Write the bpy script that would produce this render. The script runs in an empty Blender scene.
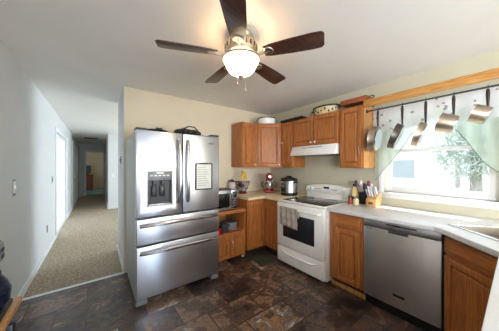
import bpy, bmesh, math, random
from mathutils import Vector, Matrix
random.seed(7)
C = bpy.context.scene.collection
SC = bpy.context.scene
PI = math.pi
R = math.radians

# ------------------------------------------------------------ camera, world, light, exposure
cd = bpy.data.cameras.new('camera'); cam = bpy.data.objects.new('camera', cd); C.objects.link(cam)
cd.sensor_width = 36; cd.lens = 203.0 / 499 * 36; cd.shift_y = 0.7 / 499; cd.clip_start = 0.02
cam.location = (0, 0, 1.392); cam.rotation_euler = (R(90), 0, -0.6444)
SC.camera = cam
SC.view_settings.view_transform = 'Standard'; SC.view_settings.look = 'None'
SC.view_settings.exposure = 1.1; SC.view_settings.gamma = 1.0; SC.view_settings.use_curve_mapping = False
SC.cycles.use_denoising = True
SC.cycles.max_bounces = 10; SC.cycles.diffuse_bounces = 6; SC.cycles.transparent_max_bounces = 16
SC.cycles.sample_clamp_indirect = 6.0
w = bpy.data.worlds.new('sky'); SC.world = w; w.use_nodes = True
bg = w.node_tree.nodes['Background']; bg.inputs[0].default_value = (0.73, 0.86, 1.0, 1); bg.inputs[1].default_value = 1.0

def sun(name, d, strength, col, ang=0.6):
    l = bpy.data.lights.new(name, 'SUN'); l.energy = strength; l.color = col; l.angle = R(ang)
    o = bpy.data.objects.new(name, l); C.objects.link(o)
    o.rotation_euler = Vector(d).to_track_quat('-Z', 'Y').to_euler(); o.location = (8, 0, 9)
def area(name, loc, d, sx, sy, power, col):
    l = bpy.data.lights.new(name, 'AREA'); l.shape = 'RECTANGLE'; l.size = sx; l.size_y = sy
    l.energy = power; l.color = col
    o = bpy.data.objects.new(name, l); C.objects.link(o); o.location = loc
    o.rotation_euler = Vector(d).to_track_quat('-Z', 'Y').to_euler()
sun('sun', (-0.62, 0.12, -1.0), 4.6, (1, 0.95, 0.86))
area('rear_cool_fill', (0.8, -3.80, 1.15), (0, 1, 0.05), 1.2, 2.0, 62, (0.66, 0.82, 1.0))  # unseen fill lamp outside the added rear door, also streaks the fridge blue
area('rear_warm_fill', (2.42, -3.80, 1.35), (-0.1, 1, 0.0), 0.62, 1.5, 50, (1.0, 0.95, 0.86))  # unseen warm fill lamp, placed for the bright streak on the fridge
area('left_rear_fill', (-0.85, -1.9, 1.5), (1, 0.1, 0), 1.4, 1.2, 46, (0.9, 0.94, 1.0))  # unseen fill lamp behind the added opening in the left wall
area('living_window_daylight', (4.80, 5.6, 1.5), (-1, 0, -0.05), 2.6, 1.5, 98, (0.69, 0.83, 1.0))
area('patio_door_daylight', (-0.85, 6.3, 1.1), (1, 0, 0), 1.6, 1.9, 3.8, (0.66, 0.82, 0.95))

# ------------------------------------------------------------ helpers
def lin(c):
    return tuple(((v / 255) / 12.92 if v / 255 <= 0.04045 else ((v / 255 + 0.055) / 1.055) ** 2.4) for v in c) + (1,)
def newmat(name):
    m = bpy.data.materials.new(name); m.use_nodes = True
    return m, m.node_tree.nodes, m.node_tree.links, m.node_tree.nodes['Principled BSDF']
def plain(name, rgb, rough=0.5, metal=0.0, var=0.06, scale=18, bump=0.0, spec=0.5, emit=None):
    m, N, L, b = newmat(name)
    tc = N.new('ShaderNodeTexCoord'); n = N.new('ShaderNodeTexNoise'); n.inputs['Scale'].default_value = scale
    n.inputs['Detail'].default_value = 4
    L.new(tc.outputs['Object'], n.inputs['Vector'])
    r = N.new('ShaderNodeValToRGB'); c = lin(rgb)
    r.color_ramp.elements[0].position = 0.3; r.color_ramp.elements[1].position = 0.7
    r.color_ramp.elements[0].color = tuple(v * (1 - var) for v in c[:3]) + (1,)
    r.color_ramp.elements[1].color = tuple(min(1, v * (1 + var)) for v in c[:3]) + (1,)
    L.new(n.outputs['Fac'], r.inputs['Fac']); L.new(r.outputs['Color'], b.inputs['Base Color'])
    b.inputs['Roughness'].default_value = rough; b.inputs['Metallic'].default_value = metal
    b.inputs['Specular IOR Level'].default_value = spec
    if bump:
        bp = N.new('ShaderNodeBump'); bp.inputs['Strength'].default_value = bump; bp.inputs['Distance'].default_value = 0.01
        L.new(n.outputs['Fac'], bp.inputs['Height']); L.new(bp.outputs['Normal'], b.inputs['Normal'])
    if emit:
        b.inputs['Emission Color'].default_value = lin(rgb); b.inputs['Emission Strength'].default_value = emit
    return m
def oak(name, dark, mid, light, axis='Z', rough=0.38):
    m, N, L, b = newmat(name)
    tc = N.new('ShaderNodeTexCoord'); mp = N.new('ShaderNodeMapping')
    s = {'Z': (16, 16, 1.3), 'X': (1.3, 16, 16), 'Y': (16, 1.3, 16)}[axis]
    mp.inputs['Scale'].default_value = s; L.new(tc.outputs['Object'], mp.inputs['Vector'])
    n = N.new('ShaderNodeTexNoise'); n.inputs['Scale'].default_value = 1.6; n.inputs['Detail'].default_value = 3; n.inputs['Distortion'].default_value = 0.6
    L.new(mp.outputs['Vector'], n.inputs['Vector'])
    mu = N.new('ShaderNodeMath'); mu.operation = 'MULTIPLY'; mu.inputs[1].default_value = 9; L.new(n.outputs['Fac'], mu.inputs[0])
    pp = N.new('ShaderNodeMath'); pp.operation = 'PINGPONG'; pp.inputs[1].default_value = 1; L.new(mu.outputs[0], pp.inputs[0])
    n2 = N.new('ShaderNodeTexNoise'); n2.inputs['Scale'].default_value = 14; n2.inputs['Detail'].default_value = 5; L.new(mp.outputs['Vector'], n2.inputs['Vector'])
    ad = N.new('ShaderNodeMix'); ad.data_type = 'FLOAT'; ad.inputs[0].default_value = 0.5
    L.new(pp.outputs[0], ad.inputs[2]); L.new(n2.outputs['Fac'], ad.inputs[3])
    r = N.new('ShaderNodeValToRGB'); e = r.color_ramp.elements
    e[0].position = 0.12; e[0].color = lin(dark); e[1].position = 0.85; e[1].color = lin(light)
    k = e.new(0.42); k.color = lin(mid)
    L.new(ad.outputs[0], r.inputs['Fac']); L.new(r.outputs['Color'], b.inputs['Base Color'])
    b.inputs['Roughness'].default_value = rough
    return m
def steel(name, rgb=(200, 202, 206), rough=0.3, axis='Z', amt=0.10, aniso=0.0):
    m, N, L, b = newmat(name)
    tc = N.new('ShaderNodeTexCoord'); mp = N.new('ShaderNodeMapping')
    mp.inputs['Scale'].default_value = {'Z': (160, 160, 1.5), 'X': (1.5, 160, 160)}[axis]
    L.new(tc.outputs['Object'], mp.inputs['Vector'])
    n = N.new('ShaderNodeTexNoise'); n.inputs['Scale'].default_value = 2; n.inputs['Detail'].default_value = 2; L.new(mp.outputs['Vector'], n.inputs['Vector'])
    mr = N.new('ShaderNodeMapRange'); mr.inputs['To Min'].default_value = rough - amt / 2; mr.inputs['To Max'].default_value = rough + amt / 2
    L.new(n.outputs['Fac'], mr.inputs['Value']); L.new(mr.outputs[0], b.inputs['Roughness'])
    b.inputs['Base Color'].default_value = lin(rgb); b.inputs['Metallic'].default_value = 1
    if aniso:
        tg = N.new('ShaderNodeTangent'); tg.direction_type = 'RADIAL'; tg.axis = 'Z'; L.new(tg.outputs[0], b.inputs['Tangent'])
        b.inputs['Anisotropic'].default_value = aniso; b.inputs['Anisotropic Rotation'].default_value = 0.25
    return m
def sheer(name, rgb, clear=0.25, spots=None):
    m, N, L, b = newmat(name); N.remove(b)
    out = N['Material Output']
    d = N.new('ShaderNodeBsdfDiffuse'); t = N.new('ShaderNodeBsdfTranslucent'); tr = N.new('ShaderNodeBsdfTransparent')
    tc = N.new('ShaderNodeTexCoord'); base = N.new('ShaderNodeRGB'); base.outputs[0].default_value = lin(rgb); src = base.outputs[0]
    if spots:
        for seed, col, th, sc in spots:
            mp = N.new('ShaderNodeMapping'); mp.inputs['Location'].default_value = (seed, seed * 2.3, seed * 1.7)
            L.new(tc.outputs['Object'], mp.inputs['Vector'])
            v = N.new('ShaderNodeTexVoronoi'); v.inputs['Scale'].default_value = sc; L.new(mp.outputs['Vector'], v.inputs['Vector'])
            n = N.new('ShaderNodeTexNoise'); n.inputs['Scale'].default_value = 60; L.new(mp.outputs['Vector'], n.inputs['Vector'])
            a = N.new('ShaderNodeMath'); a.operation = 'MULTIPLY_ADD'; a.inputs[1].default_value = 0.25; L.new(n.outputs['Fac'], a.inputs[0]); L.new(v.outputs['Distance'], a.inputs[2])
            lt = N.new('ShaderNodeMath'); lt.operation = 'LESS_THAN'; lt.inputs[1].default_value = th; L.new(a.outputs[0], lt.inputs[0])
            mx = N.new('ShaderNodeMix'); mx.data_type = 'RGBA'; L.new(lt.outputs[0], mx.inputs[0]); L.new(src, mx.inputs[6]); mx.inputs[7].default_value = lin(col)
            src = mx.outputs[2]
    L.new(src, d.inputs['Color']); L.new(src, t.inputs['Color'])
    m1 = N.new('ShaderNodeMixShader'); m1.inputs[0].default_value = 0.6; L.new(d.outputs[0], m1.inputs[1]); L.new(t.outputs[0], m1.inputs[2])
    m2 = N.new('ShaderNodeMixShader'); m2.inputs[0].default_value = clear; L.new(m1.outputs[0], m2.inputs[1]); L.new(tr.outputs[0], m2.inputs[2])
    L.new(m2.outputs[0], out.inputs['Surface'])
    return m
def glass(name, gl=0.07, tint=(1, 1, 1, 1)):
    m, N, L, b = newmat(name); N.remove(b)
    g = N.new('ShaderNodeBsdfGlossy'); g.inputs['Roughness'].default_value = 0.02
    t = N.new('ShaderNodeBsdfTransparent'); t.inputs['Color'].default_value = tint
    x = N.new('ShaderNodeMixShader'); x.inputs[0].default_value = gl
    L.new(t.outputs[0], x.inputs[1]); L.new(g.outputs[0], x.inputs[2]); L.new(x.outputs[0], N['Material Output'].inputs['Surface'])
    return m
def slate(name):
    m, N, L, b = newmat(name)
    tc = N.new('ShaderNodeTexCoord'); mp = N.new('ShaderNodeMapping'); mp.inputs['Location'].default_value = (0.08, 0.02, 0)
    L.new(tc.outputs['Object'], mp.inputs['Vector'])
    br = N.new('ShaderNodeTexBrick'); br.offset = 0.5; br.inputs['Scale'].default_value = 1
    br.inputs['Brick Width'].default_value = 0.46; br.inputs['Row Height'].default_value = 0.30
    br.inputs['Mortar Size'].default_value = 0.006; br.inputs['Mortar Smooth'].default_value = 0.3
    br.inputs['Color1'].default_value = (0, 0, 0, 1); br.inputs['Color2'].default_value = (1, 1, 1, 1); br.inputs['Mortar'].default_value = (0.5, 0.5, 0.5, 1)
    L.new(mp.outputs['Vector'], br.inputs['Vector'])
    n = N.new('ShaderNodeTexNoise'); n.inputs['Scale'].default_value = 7.5; n.inputs['Detail'].default_value = 9; n.inputs['Roughness'].default_value = 0.68; n.inputs['Distortion'].default_value = 0.7
    # each tile looks up its own piece of the stone
    cb = N.new('ShaderNodeVectorMath'); cb.operation = 'MULTIPLY_ADD'; cb.inputs[1].default_value = (7, 3, 5)
    L.new(br.outputs['Color'], cb.inputs[0]); L.new(mp.outputs['Vector'], cb.inputs[2]); L.new(cb.outputs[0], n.inputs['Vector'])
    a = N.new('ShaderNodeMath'); a.operation = 'MULTIPLY_ADD'; a.inputs[1].default_value = 0.30; a.inputs[2].default_value = -0.16
    L.new(br.outputs['Color'], a.inputs[0])
    s = N.new('ShaderNodeMath'); s.operation = 'ADD'; L.new(a.outputs[0], s.inputs[0]); L.new(n.outputs['Fac'], s.inputs[1])
    r = N.new('ShaderNodeValToRGB'); e = r.color_ramp.elements
    e[0].position = 0.27; e[0].color = lin((30, 26, 26)); e[1].position = 0.74; e[1].color = lin((190, 176, 160))
    for p, c in ((0.37, (54, 44, 40)), (0.42, (62, 62, 66)), (0.455, (112, 76, 50)), (0.49, (60, 50, 46)), (0.53, (92, 84, 80)), (0.565, (160, 116, 80)), (0.60, (84, 72, 64)), (0.66, (136, 128, 120))):
        k = e.new(p); k.color = lin(c)
    L.new(s.outputs[0], r.inputs['Fac'])
    mx = N.new('ShaderNodeMix'); mx.data_type = 'RGBA'; L.new(br.outputs['Fac'], mx.inputs[0]); L.new(r.outputs['Color'], mx.inputs[6]); mx.inputs[7].default_value = lin((40, 36, 34))
    L.new(mx.outputs[2], b.inputs['Base Color'])
    b.inputs['Roughness'].default_value = 0.30; b.inputs['Specular IOR Level'].default_value = 0.65
    bp = N.new('ShaderNodeBump'); bp.inputs['Strength'].default_value = 0.25; bp.inputs['Distance'].default_value = 0.006
    L.new(n.outputs['Fac'], bp.inputs['Height']); L.new(bp.outputs['Normal'], b.inputs['Normal'])
    return m

M = {}
M['floor'] = slate('slate_vinyl')
M['carpet'] = plain('carpet_beige', (172, 158, 138), 0.95, var=0.5, scale=48, bump=0.9, spec=0.1)
M['wall_white'] = plain('paint_offwhite', (214, 215, 214), 0.6, var=0.02, scale=5, bump=0.03)
M['wall_beige'] = plain('paint_beige', (220, 206, 180), 0.6, var=0.02, scale=5)
M['wall_green'] = plain('paint_cream', (208, 202, 178), 0.6, var=0.02, scale=5)
M['ceiling'] = plain('paint_ceiling', (238, 236, 232), 0.5, var=0.02, scale=3)
M['trim'] = plain('paint_trim_white', (236, 238, 238), 0.35, var=0.02)
M['oak'] = oak('oak_honey', (142, 80, 36), (172, 104, 50), (192, 122, 64))
M['oakh'] = oak('oak_honey_across', (142, 80, 36), (172, 104, 50), (192, 122, 64), 'X')
M['oak_board'] = oak('oak_board', (176, 112, 50), (206, 146, 76), (222, 168, 98), 'Y')
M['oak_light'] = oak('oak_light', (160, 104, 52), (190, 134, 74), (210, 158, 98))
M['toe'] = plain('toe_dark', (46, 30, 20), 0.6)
M['steel'] = steel('brushed_steel', (198, 200, 207), 0.29, amt=0.05, aniso=0.65); M['steelx'] = steel('brushed_steel_across', axis='X')
M['steel_dw'] = steel('brushed_steel_dark', (222, 218, 214), 0.32, amt=0.05, aniso=0.65)
M['chrome'] = plain('chrome', (214, 214, 214), 0.16, 1.0, var=0.02)
M['nickel'] = plain('brushed_nickel', (196, 186, 168), 0.3, 1.0, var=0.05)
M['pan_metal'] = steel('pan_metal', (176, 160, 142), 0.34)
M['pan_base'] = steel('pan_base', (220, 220, 222), 0.22)
M['pan_dark'] = plain('pan_dark', (92, 84, 80), 0.35, 0.8)
M['white'] = plain('white_enamel', (246, 244, 238), 0.25, var=0.01)
M['white_pl'] = plain('white_plastic', (236, 236, 232), 0.4, var=0.02)
M['black'] = plain('black_plastic', (24, 24, 26), 0.4, var=0.1)
M['blackglass'] = plain('black_glass', (14, 14, 16), 0.06, var=0.05)
M['ovenglass'] = plain('oven_glass', (40, 42, 46), 0.1, var=0.05)
M['dark'] = plain('dark_grey', (62, 62, 66), 0.5, var=0.1)
M['grey'] = plain('grey_plastic', (128, 128, 128), 0.45, var=0.05)
M['fridge_side'] = plain('fridge_side_grey', (188, 192, 188), 0.45, var=0.03, scale=8)
M['counter_tan'] = plain('laminate_tan', (220, 200, 160), 0.32, var=0.08, scale=60)
M['counter_white'] = plain('laminate_white', (226, 226, 226), 0.28, var=0.03, scale=80)
M['sink'] = steel('sink_steel', (206, 196, 180), 0.36)
M['fan_blade'] = oak('fan_walnut', (36, 20, 16), (58, 34, 28), (82, 50, 40), 'X', 0.3)
M['dispenser_panel'] = plain('dispenser_panel', (124, 124, 128), 0.25, var=0.25, scale=30)
M['dispenser'] = plain('dispenser_grey', (170, 170, 172), 0.35, 0.3, var=0.05)
M['glass'] = glass('window_glass'); M['jar'] = glass('jar_glass', 0.2, (0.85, 0.9, 0.85, 1))
M['sheer_white'] = sheer('sheer_white_floral', (244, 244, 252), 0.16, [(0.0, (190, 168, 178), 0.29, 10), (3.7, (150, 158, 166), 0.29, 11)])
M['sheer_green'] = sheer('sheer_green', (198, 211, 197), 0.30)
M['hem'] = plain('hem_green', (96, 120, 100), 0.8)
M['towel'] = plain('towel_taupe', (178, 168, 154), 0.95, var=0.15, scale=90, bump=0.4, spec=0.1)
M['red'] = plain('red_enamel', (170, 24, 30), 0.25, var=0.05)
M['banana'] = plain('banana_yellow', (214, 180, 70), 0.5, var=0.4, scale=30)
M['onion'] = plain('onion_pale', (206, 186, 186), 0.5, var=0.2, scale=30)
M['apple'] = plain('apple_red', (140, 44, 40), 0.35, var=0.2)
M['plum'] = plain('plum_dark', (80, 62, 70), 0.4, var=0.2)
M['copper'] = plain('copper', (192, 112, 78), 0.35, 0.7, var=0.1)
M['cream'] = plain('cream_enamel', (222, 204, 160), 0.35, var=0.05)
M['dkgreen'] = plain('dark_green_enamel', (38, 56, 36), 0.35, var=0.1)
M['rust'] = plain('rust_paint', (150, 62, 34), 0.4, var=0.1)
M['kblock'] = oak('knife_block_wood', (190, 140, 82), (214, 170, 110), (228, 190, 134), 'Z')
M['navy'] = plain('navy_glass', (20, 26, 48), 0.12, var=0.1)
M['purple'] = plain('purple_plastic', (104, 60, 104), 0.4, var=0.1)
M['lavender'] = plain('lavender_plastic', (176, 168, 190), 0.4, var=0.1)
M['dresser'] = oak('dresser_cherry', (74, 34, 18), (104, 52, 28), (124, 68, 40))
M['teal'] = plain('teal_carpet', (104, 142, 140), 0.95, var=0.15, scale=60)
M['paper'] = plain('paper_white', (214, 214, 206), 0.4, var=0.04, scale=30)
M['ink'] = plain('ink_grey', (120, 120, 124), 0.6)
M['brass'] = plain('brass_strip', (200, 164, 100), 0.35, 0.8)
M['label'] = plain('label_cream', (220, 200, 130), 0.5)
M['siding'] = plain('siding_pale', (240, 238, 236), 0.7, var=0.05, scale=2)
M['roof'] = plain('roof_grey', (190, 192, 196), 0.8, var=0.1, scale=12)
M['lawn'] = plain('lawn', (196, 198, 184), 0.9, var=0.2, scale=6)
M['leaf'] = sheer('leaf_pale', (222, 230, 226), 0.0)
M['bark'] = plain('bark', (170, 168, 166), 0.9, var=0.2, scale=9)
# lit frosted bowl of the fan
_m, _N, _L, _b = newmat('lit_frosted_glass'); _b.inputs['Base Color'].default_value = lin((244, 232, 208)); _b.inputs['Roughness'].default_value = 0.35
_b.inputs['Emission Color'].default_value = (1.0, 0.78, 0.50, 1)
_tc = _N.new('ShaderNodeTexCoord'); _vm = _N.new('ShaderNodeVectorMath'); _vm.operation = 'DISTANCE'; _vm.inputs[1].default_value = (0, 0, 2.17)
_L.new(_tc.outputs['Object'], _vm.inputs[0]); _mr = _N.new('ShaderNodeMapRange')      # the bulb sits inside at the middle of the bowl
for _k, _v in (('From Min', 0.05), ('From Max', 0.165), ('To Min', 9.0), ('To Max', 0.3)): _mr.inputs[_k].default_value = _v
_L.new(_vm.outputs['Value'], _mr.inputs['Value']); _L.new(_mr.outputs[0], _b.inputs['Emission Strength'])
M['bowl'] = _m
def lit(name, rgb, s):
    m, N, L, b = newmat(name); b.inputs['Base Color'].default_value = lin(rgb)
    b.inputs['Emission Color'].default_value = lin(rgb); b.inputs['Emission Strength'].default_value = s
    return m
M['bulb'] = lit('bulb_lit', (255, 206, 150), 27)
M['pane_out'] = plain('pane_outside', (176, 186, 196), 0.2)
M['mat'] = plain('mat_green', (66, 72, 54), 0.8, var=0.25, scale=25, bump=0.3)
M['display'] = lit('clock_display', (60, 84, 80), 0.05)
M['fill_lit'] = lit('fill_lit', (255, 236, 212), 14)  # glow of the added bedroom lamp

class MB:
    def __init__(s): s.bm = bmesh.new()
    def _add(s, t, mat=None):
        if mat is not None: bmesh.ops.transform(t, matrix=mat, verts=t.verts)
        me = bpy.data.meshes.new('t'); t.to_mesh(me); t.free(); s.bm.from_mesh(me); bpy.data.meshes.remove(me); return s
    def box(s, x0, x1, y0, y1, z0, z1, bev=0.0, seg=2, mat=None):
        t = bmesh.new(); bmesh.ops.create_cube(t, size=1)
        for v in t.verts:
            v.co = Vector(((x0 + x1) / 2 + v.co.x * (x1 - x0), (y0 + y1) / 2 + v.co.y * (y1 - y0), (z0 + z1) / 2 + v.co.z * (z1 - z0)))
        if bev: bmesh.ops.bevel(t, geom=t.edges[:], offset=bev, segments=seg, affect='EDGES', profile=0.5)
        return s._add(t, mat)
    def lathe(s, prof, c=(0, 0, 0), seg=28, mat=None, sx=1, sy=1, cap=False):
        t = bmesh.new(); rings = []
        for r, z in prof:
            if r < 1e-6: rings.append([t.verts.new((c[0], c[1], c[2] + z))])
            else: rings.append([t.verts.new((c[0] + sx * r * math.cos(2 * PI * k / seg), c[1] + sy * r * math.sin(2 * PI * k / seg), c[2] + z)) for k in range(seg)])
        for a, b in zip(rings, rings[1:]):
            for k in range(seg):
                k2 = (k + 1) % seg
                if len(a) == 1 and len(b) == 1: continue
                if len(a) == 1: t.faces.new((a[0], b[k], b[k2]))
                elif len(b) == 1: t.faces.new((a[k], b[0], a[k2]))
                else: t.faces.new((a[k], b[k], b[k2], a[k2]))
        if cap:
            for q in (rings[0], rings[-1]):
                if len(q) > 2: t.faces.new(q)
        bmesh.ops.recalc_face_normals(t, faces=t.faces[:])
        return s._add(t, mat)
    def tube(s, pts, r, seg=8, closed=False, flat=1.0, mat=None):
        pts = [Vector(p) for p in pts]; n = len(pts); t = bmesh.new(); rings = []
        rr = r if isinstance(r, (list, tuple)) else [r] * n
        up = Vector((0, 0, 1)); prev = None
        for i, p in enumerate(pts):
            if closed: d = pts[(i + 1) % n] - pts[i - 1]
            else: d = pts[min(i + 1, n - 1)] - pts[max(i - 1, 0)]
            d.normalize()
            a = prev if prev else (up if abs(d.dot(up)) < 0.9 else Vector((1, 0, 0)))
            u = (a - d * a.dot(d)).normalized(); v = d.cross(u); prev = u
            rings.append([t.verts.new(p + u * rr[i] * math.cos(2 * PI * k / seg) + v * rr[i] * flat * math.sin(2 * PI * k / seg)) for k in range(seg)])
        pr = list(zip(rings, rings[1:])) + ([(rings[-1], rings[0])] if closed else [])
        for a, b in pr:
            for k in range(seg): t.faces.new((a[k], a[(k + 1) % seg], b[(k + 1) % seg], b[k]))
        if not closed: t.faces.new(rings[0]); t.faces.new(rings[-1])
        bmesh.ops.recalc_face_normals(t, faces=t.faces[:])
        return s._add(t, mat)
    def prism(s, poly, z0, z1, bev=0.0, mat=None, holes=()):
        t = bmesh.new(); es = []
        for lp in [poly] + list(holes):
            vs = [t.verts.new((x, y, z0)) for x, y in lp]
            es += [t.edges.new((vs[i], vs[(i + 1) % len(vs)])) for i in range(len(vs))]
        if holes:
            bmesh.ops.triangle_fill(t, use_beauty=True, use_dissolve=False, edges=es)
        else: t.faces.new(t.verts[:])
        g = bmesh.ops.extrude_face_region(t, geom=t.faces[:])
        bmesh.ops.translate(t, vec=(0, 0, z1 - z0), verts=[v for v in g['geom'] if isinstance(v, bmesh.types.BMVert)])
        bmesh.ops.recalc_face_normals(t, faces=t.faces[:])
        if bev:
            ed = [e for e in t.edges if len(e.link_faces) == 2 and e.calc_face_angle() > 0.5]
            bmesh.ops.bevel(t, geom=ed, offset=bev, segments=2, affect='EDGES', profile=0.5)
        return s._add(t, mat)
    def grid(s, P, mat=None):
        t = bmesh.new(); V = [[t.verts.new(p) for p in row] for row in P]
        for a, b in zip(V, V[1:]):
            for k in range(len(a) - 1): t.faces.new((a[k], a[k + 1], b[k + 1], b[k]))
        return s._add(t, mat)
    def ball(s, c, r, sc=(1, 1, 1), u=20, v=12, mat=None):
        t = bmesh.new(); bmesh.ops.create_uvsphere(t, u_segments=u, v_segments=v, radius=r)
        for q in t.verts: q.co = Vector((c[0] + q.co.x * sc[0], c[1] + q.co.y * sc[1], c[2] + q.co.z * sc[2]))
        return s._add(t, mat)
    def build(s, name, m, parent=None, smooth=35):
        me = bpy.data.meshes.new(name); s.bm.to_mesh(me); s.bm.free()
        me.materials.append(M[m] if isinstance(m, str) else m)
        for p in me.polygons: p.use_smooth = True
        me.set_sharp_from_angle(angle=R(smooth))
        o = bpy.data.objects.new(name, me); C.objects.link(o)
        if parent: o.parent = parent
        return o
def tag(o, label=None, cat=None, group=None, kind=None):
    if label: o['label'] = label
    if cat: o['category'] = cat
    if group: o['group'] = group
    if kind: o['kind'] = kind
    return o
def thing(name, label, cat, loc=(0, 0, 0), rz=0, group=None):
    o = bpy.data.objects.new(name, None); o.empty_display_size = 0.05; C.objects.link(o)
    o.location = loc; o.rotation_euler = (0, 0, rz); return tag(o, label, cat, group)
def struct(o): o['kind'] = 'structure'; return o
def copy_thing(root):
    r = root.copy(); C.objects.link(r)
    for ch in list(root.children):
        c = ch.copy(); C.objects.link(c); c.parent = r
        for g in ch.children:
            d = g.copy(); C.objects.link(d); d.parent = c
    return r
def rot(axis, a): return Matrix.Rotation(a, 4, axis)
def tr(*p): return Matrix.Translation(p)

# ------------------------------------------------------------ room dimensions
XL, XW, YB, ZC = -0.64, 2.89, 3.12, 2.44
YR = -3.6          # rear wall of the dining end
YH = 8.0           # far wall of the living area
YE = 12.0          # end of the hallway
XS = 0.285         # left end of the kitchen back wall
XLIV = 4.6

struct(MB().box(XL, XW + 0.1, YR - 0.1, 3.10, -0.05, 0).build('floor', 'floor'))
struct(MB().box(XL, XLIV, 3.10, YE + 0.05, -0.05, 0.004).build('floor_carpet', 'carpet'))
struct(MB().box(XL - 1, 2.5, YE + 0.05, 16, -0.05, 0.0).build('floor_bedroom', 'teal'))
struct(MB().prism([(XL - 0.14, YR - 0.14), (XW + 0.14, YR - 0.14), (XW + 0.14, YB + 0.78), (XLIV + 0.14, YB + 0.78), (XLIV + 0.14, YH + 0.14), (0.40, YH + 0.14), (0.40, YE + 0.1), (XL - 0.14, YE + 0.1)], ZC, ZC + 0.1).build('ceiling', 'ceiling'))
struct(MB().box(XL - 1, 2.5, YE + 0.1, 16, ZC, ZC + 0.1).build('ceiling_bedroom', 'ceiling'))

# left wall: unseen rear opening added for fill light, patio door opening, hall door openings
def wall_x(x0, x1, y0, y1, holes, name, m, zt=ZC):
    b = MB(); ys = y0
    for (a, c, z0, z1) in sorted(holes):
        if a > ys: b.box(x0, x1, ys, a, 0, zt)
        if z0 > 0: b.box(x0, x1, a, c, 0, z0)
        if z1 < zt: b.box(x0, x1, a, c, z1, zt)
        ys = c
    if ys < y1: b.box(x0, x1, ys, y1, 0, zt)
    return struct(b.build(name, m))
def wall_y(y0, y1, x0, x1, holes, name, m, zt=ZC):
    b = MB(); xs = x0
    for (a, c, z0, z1) in sorted(holes):
        if a > xs: b.box(xs, a, y0, y1, 0, zt)
        if z0 > 0: b.box(a, c, y0, y1, 0, z0)
        if z1 < zt: b.box(a, c, y0, y1, z1, zt)
        xs = c
    if xs < x1: b.box(xs, x1, y0, y1, 0, zt)
    return struct(b.build(name, m))
wall_x(XL - 0.14, XL, YR, YE + 0.1, [(-2.6, -1.2, 0.9, 2.1), (5.42, 7.15, 0, 2.08)], 'wall_left', 'wall_white')
wall_x(XW, XW + 0.14, YR, YB + 0.9, [(0.10, 1.03, 1.07, 2.02)], 'wall_right', 'wall_green')
wall_y(YB, YB + 0.9, XS, XW, [], 'wall_back', 'wall_beige')
struct(MB().box(XS - 0.004, XS + 0.002, YB + 0.002, YB + 0.9, 0.0, ZC).build('wall_end', 'wall_white'))
wall_y(YR - 0.14, YR, XL, XW, [(0.15, 1.45, 0, 2.15), (2.08, 2.76, 0.55, 2.15)], 'wall_rear', 'wall_beige')  # both rear openings are added for the fill lamps
wall_y(YH, YH + 0.14, 0.29, XLIV, [], 'wall_living', 'wall_white')
wall_x(0.29, 0.40, YH + 0.14, YE, [], 'wall_hall', 'wall_white')
wall_x(XLIV, XLIV + 0.14, YB + 0.9, YH + 0.14, [(4.4, 6.9, 0.8, 2.1)], 'wall_living_side', 'wall_white')
wall_y(YB + 0.78, YB + 0.9, XW + 0.14, XLIV, [], 'wall_living_front', 'wall_white')
wall_y(YE, YE + 0.1, XL, 0.40, [(-0.40, 0.24, 0, 2.05)], 'wall_hall_end', 'wall_white')
wall_y(15.9, 16, XL - 1, 2.5, [], 'wall_bedroom', 'wall_beige')
wall_x(XL - 1.1, XL - 1, YE + 0.1, 16, [], 'wall_bedroom_left', 'wall_beige')
wall_x(2.5, 2.6, YE + 0.1, 16, [], 'wall_bedroom_right', 'wall_beige')
wall_y(YE + 0.1, YE + 0.15, 0.40, 2.5, [], 'wall_bedroom_front', 'wall_beige')
# baseboards
struct(MB().box(XL, XL + 0.014, 1.56, 5.34, 0, 0.09, 0.003).build('baseboard_left', 'trim'))
struct(MB().box(XL, XL + 0.014, 7.23, 8.55, 0, 0.09, 0.003).build('baseboard_hall', 'trim'))
struct(MB().box(XS - 0.018, XS - 0.004, YB, YB + 0.9, 0.004, 0.09, 0.003).build('baseboard_end', 'trim'))
struct(MB().box(0.29, XLIV, YH - 0.014, YH, 0.004, 0.09, 0.003).build('baseboard_living', 'trim'))
struct(MB().box(0.276, 0.29, YH, YE, 0.004, 0.09, 0.003).build('baseboard_hall_right', 'trim'))
# carpet edge strip and hall transition
struct(MB().box(XL, 0.32, 3.085, 3.12, 0, 0.010, 0.003).build('trim_1', 'trim'))
struct(MB().box(XL + 0.02, 0.27, YH - 0.02, YH + 0.06, 0.004, 0.012, 0.003).build('trim_2', 'brass'))

# small mat in the inner corner
t = thing('floor_mat', 'small dark green mat on the floor in the inner cabinet corner', 'mat', (1.99, 2.30, 0.0005), R(-5))
MB().prism([(-0.15, -0.17), (0.15, -0.17), (0.15, 0.17), (-0.15, 0.17)], 0, 0.006, 0.002).build('mat_pad', 'mat', t)
# ------------------------------------------------------------ doors of the hall and living area
def casing_x(name, x, y0, y1, z1, wd=0.06):
    b = MB(); b.box(x, x + 0.016, y0 - wd, y0, 0.004, z1 + wd, 0.003); b.box(x, x + 0.016, y1, y1 + wd, 0.004, z1 + wd, 0.003); b.box(x, x + 0.016, y0, y1, z1, z1 + wd, 0.003)
    return b.build(name, 'trim')
d = struct(casing_x('door_1', XL, 5.42, 7.15, 2.08))
MB().box(XL - 0.12, XL - 0.03, 5.42, 7.15, 0.0, 0.05).box(XL - 0.12, XL - 0.03, 5.42, 5.48, 0.05, 2.08).box(XL - 0.12, XL - 0.03, 7.09, 7.15, 0.05, 2.08).box(XL - 0.12, XL - 0.03, 5.48, 7.09, 2.02, 2.08).box(XL - 0.10, XL - 0.05, 6.25, 6.32, 0.05, 2.02).build('door_frame', 'trim', d)
MB().box(XL - 0.078, XL - 0.072, 5.48, 7.09, 0.05, 2.02).build('glass_panel', 'glass', d)
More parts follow.
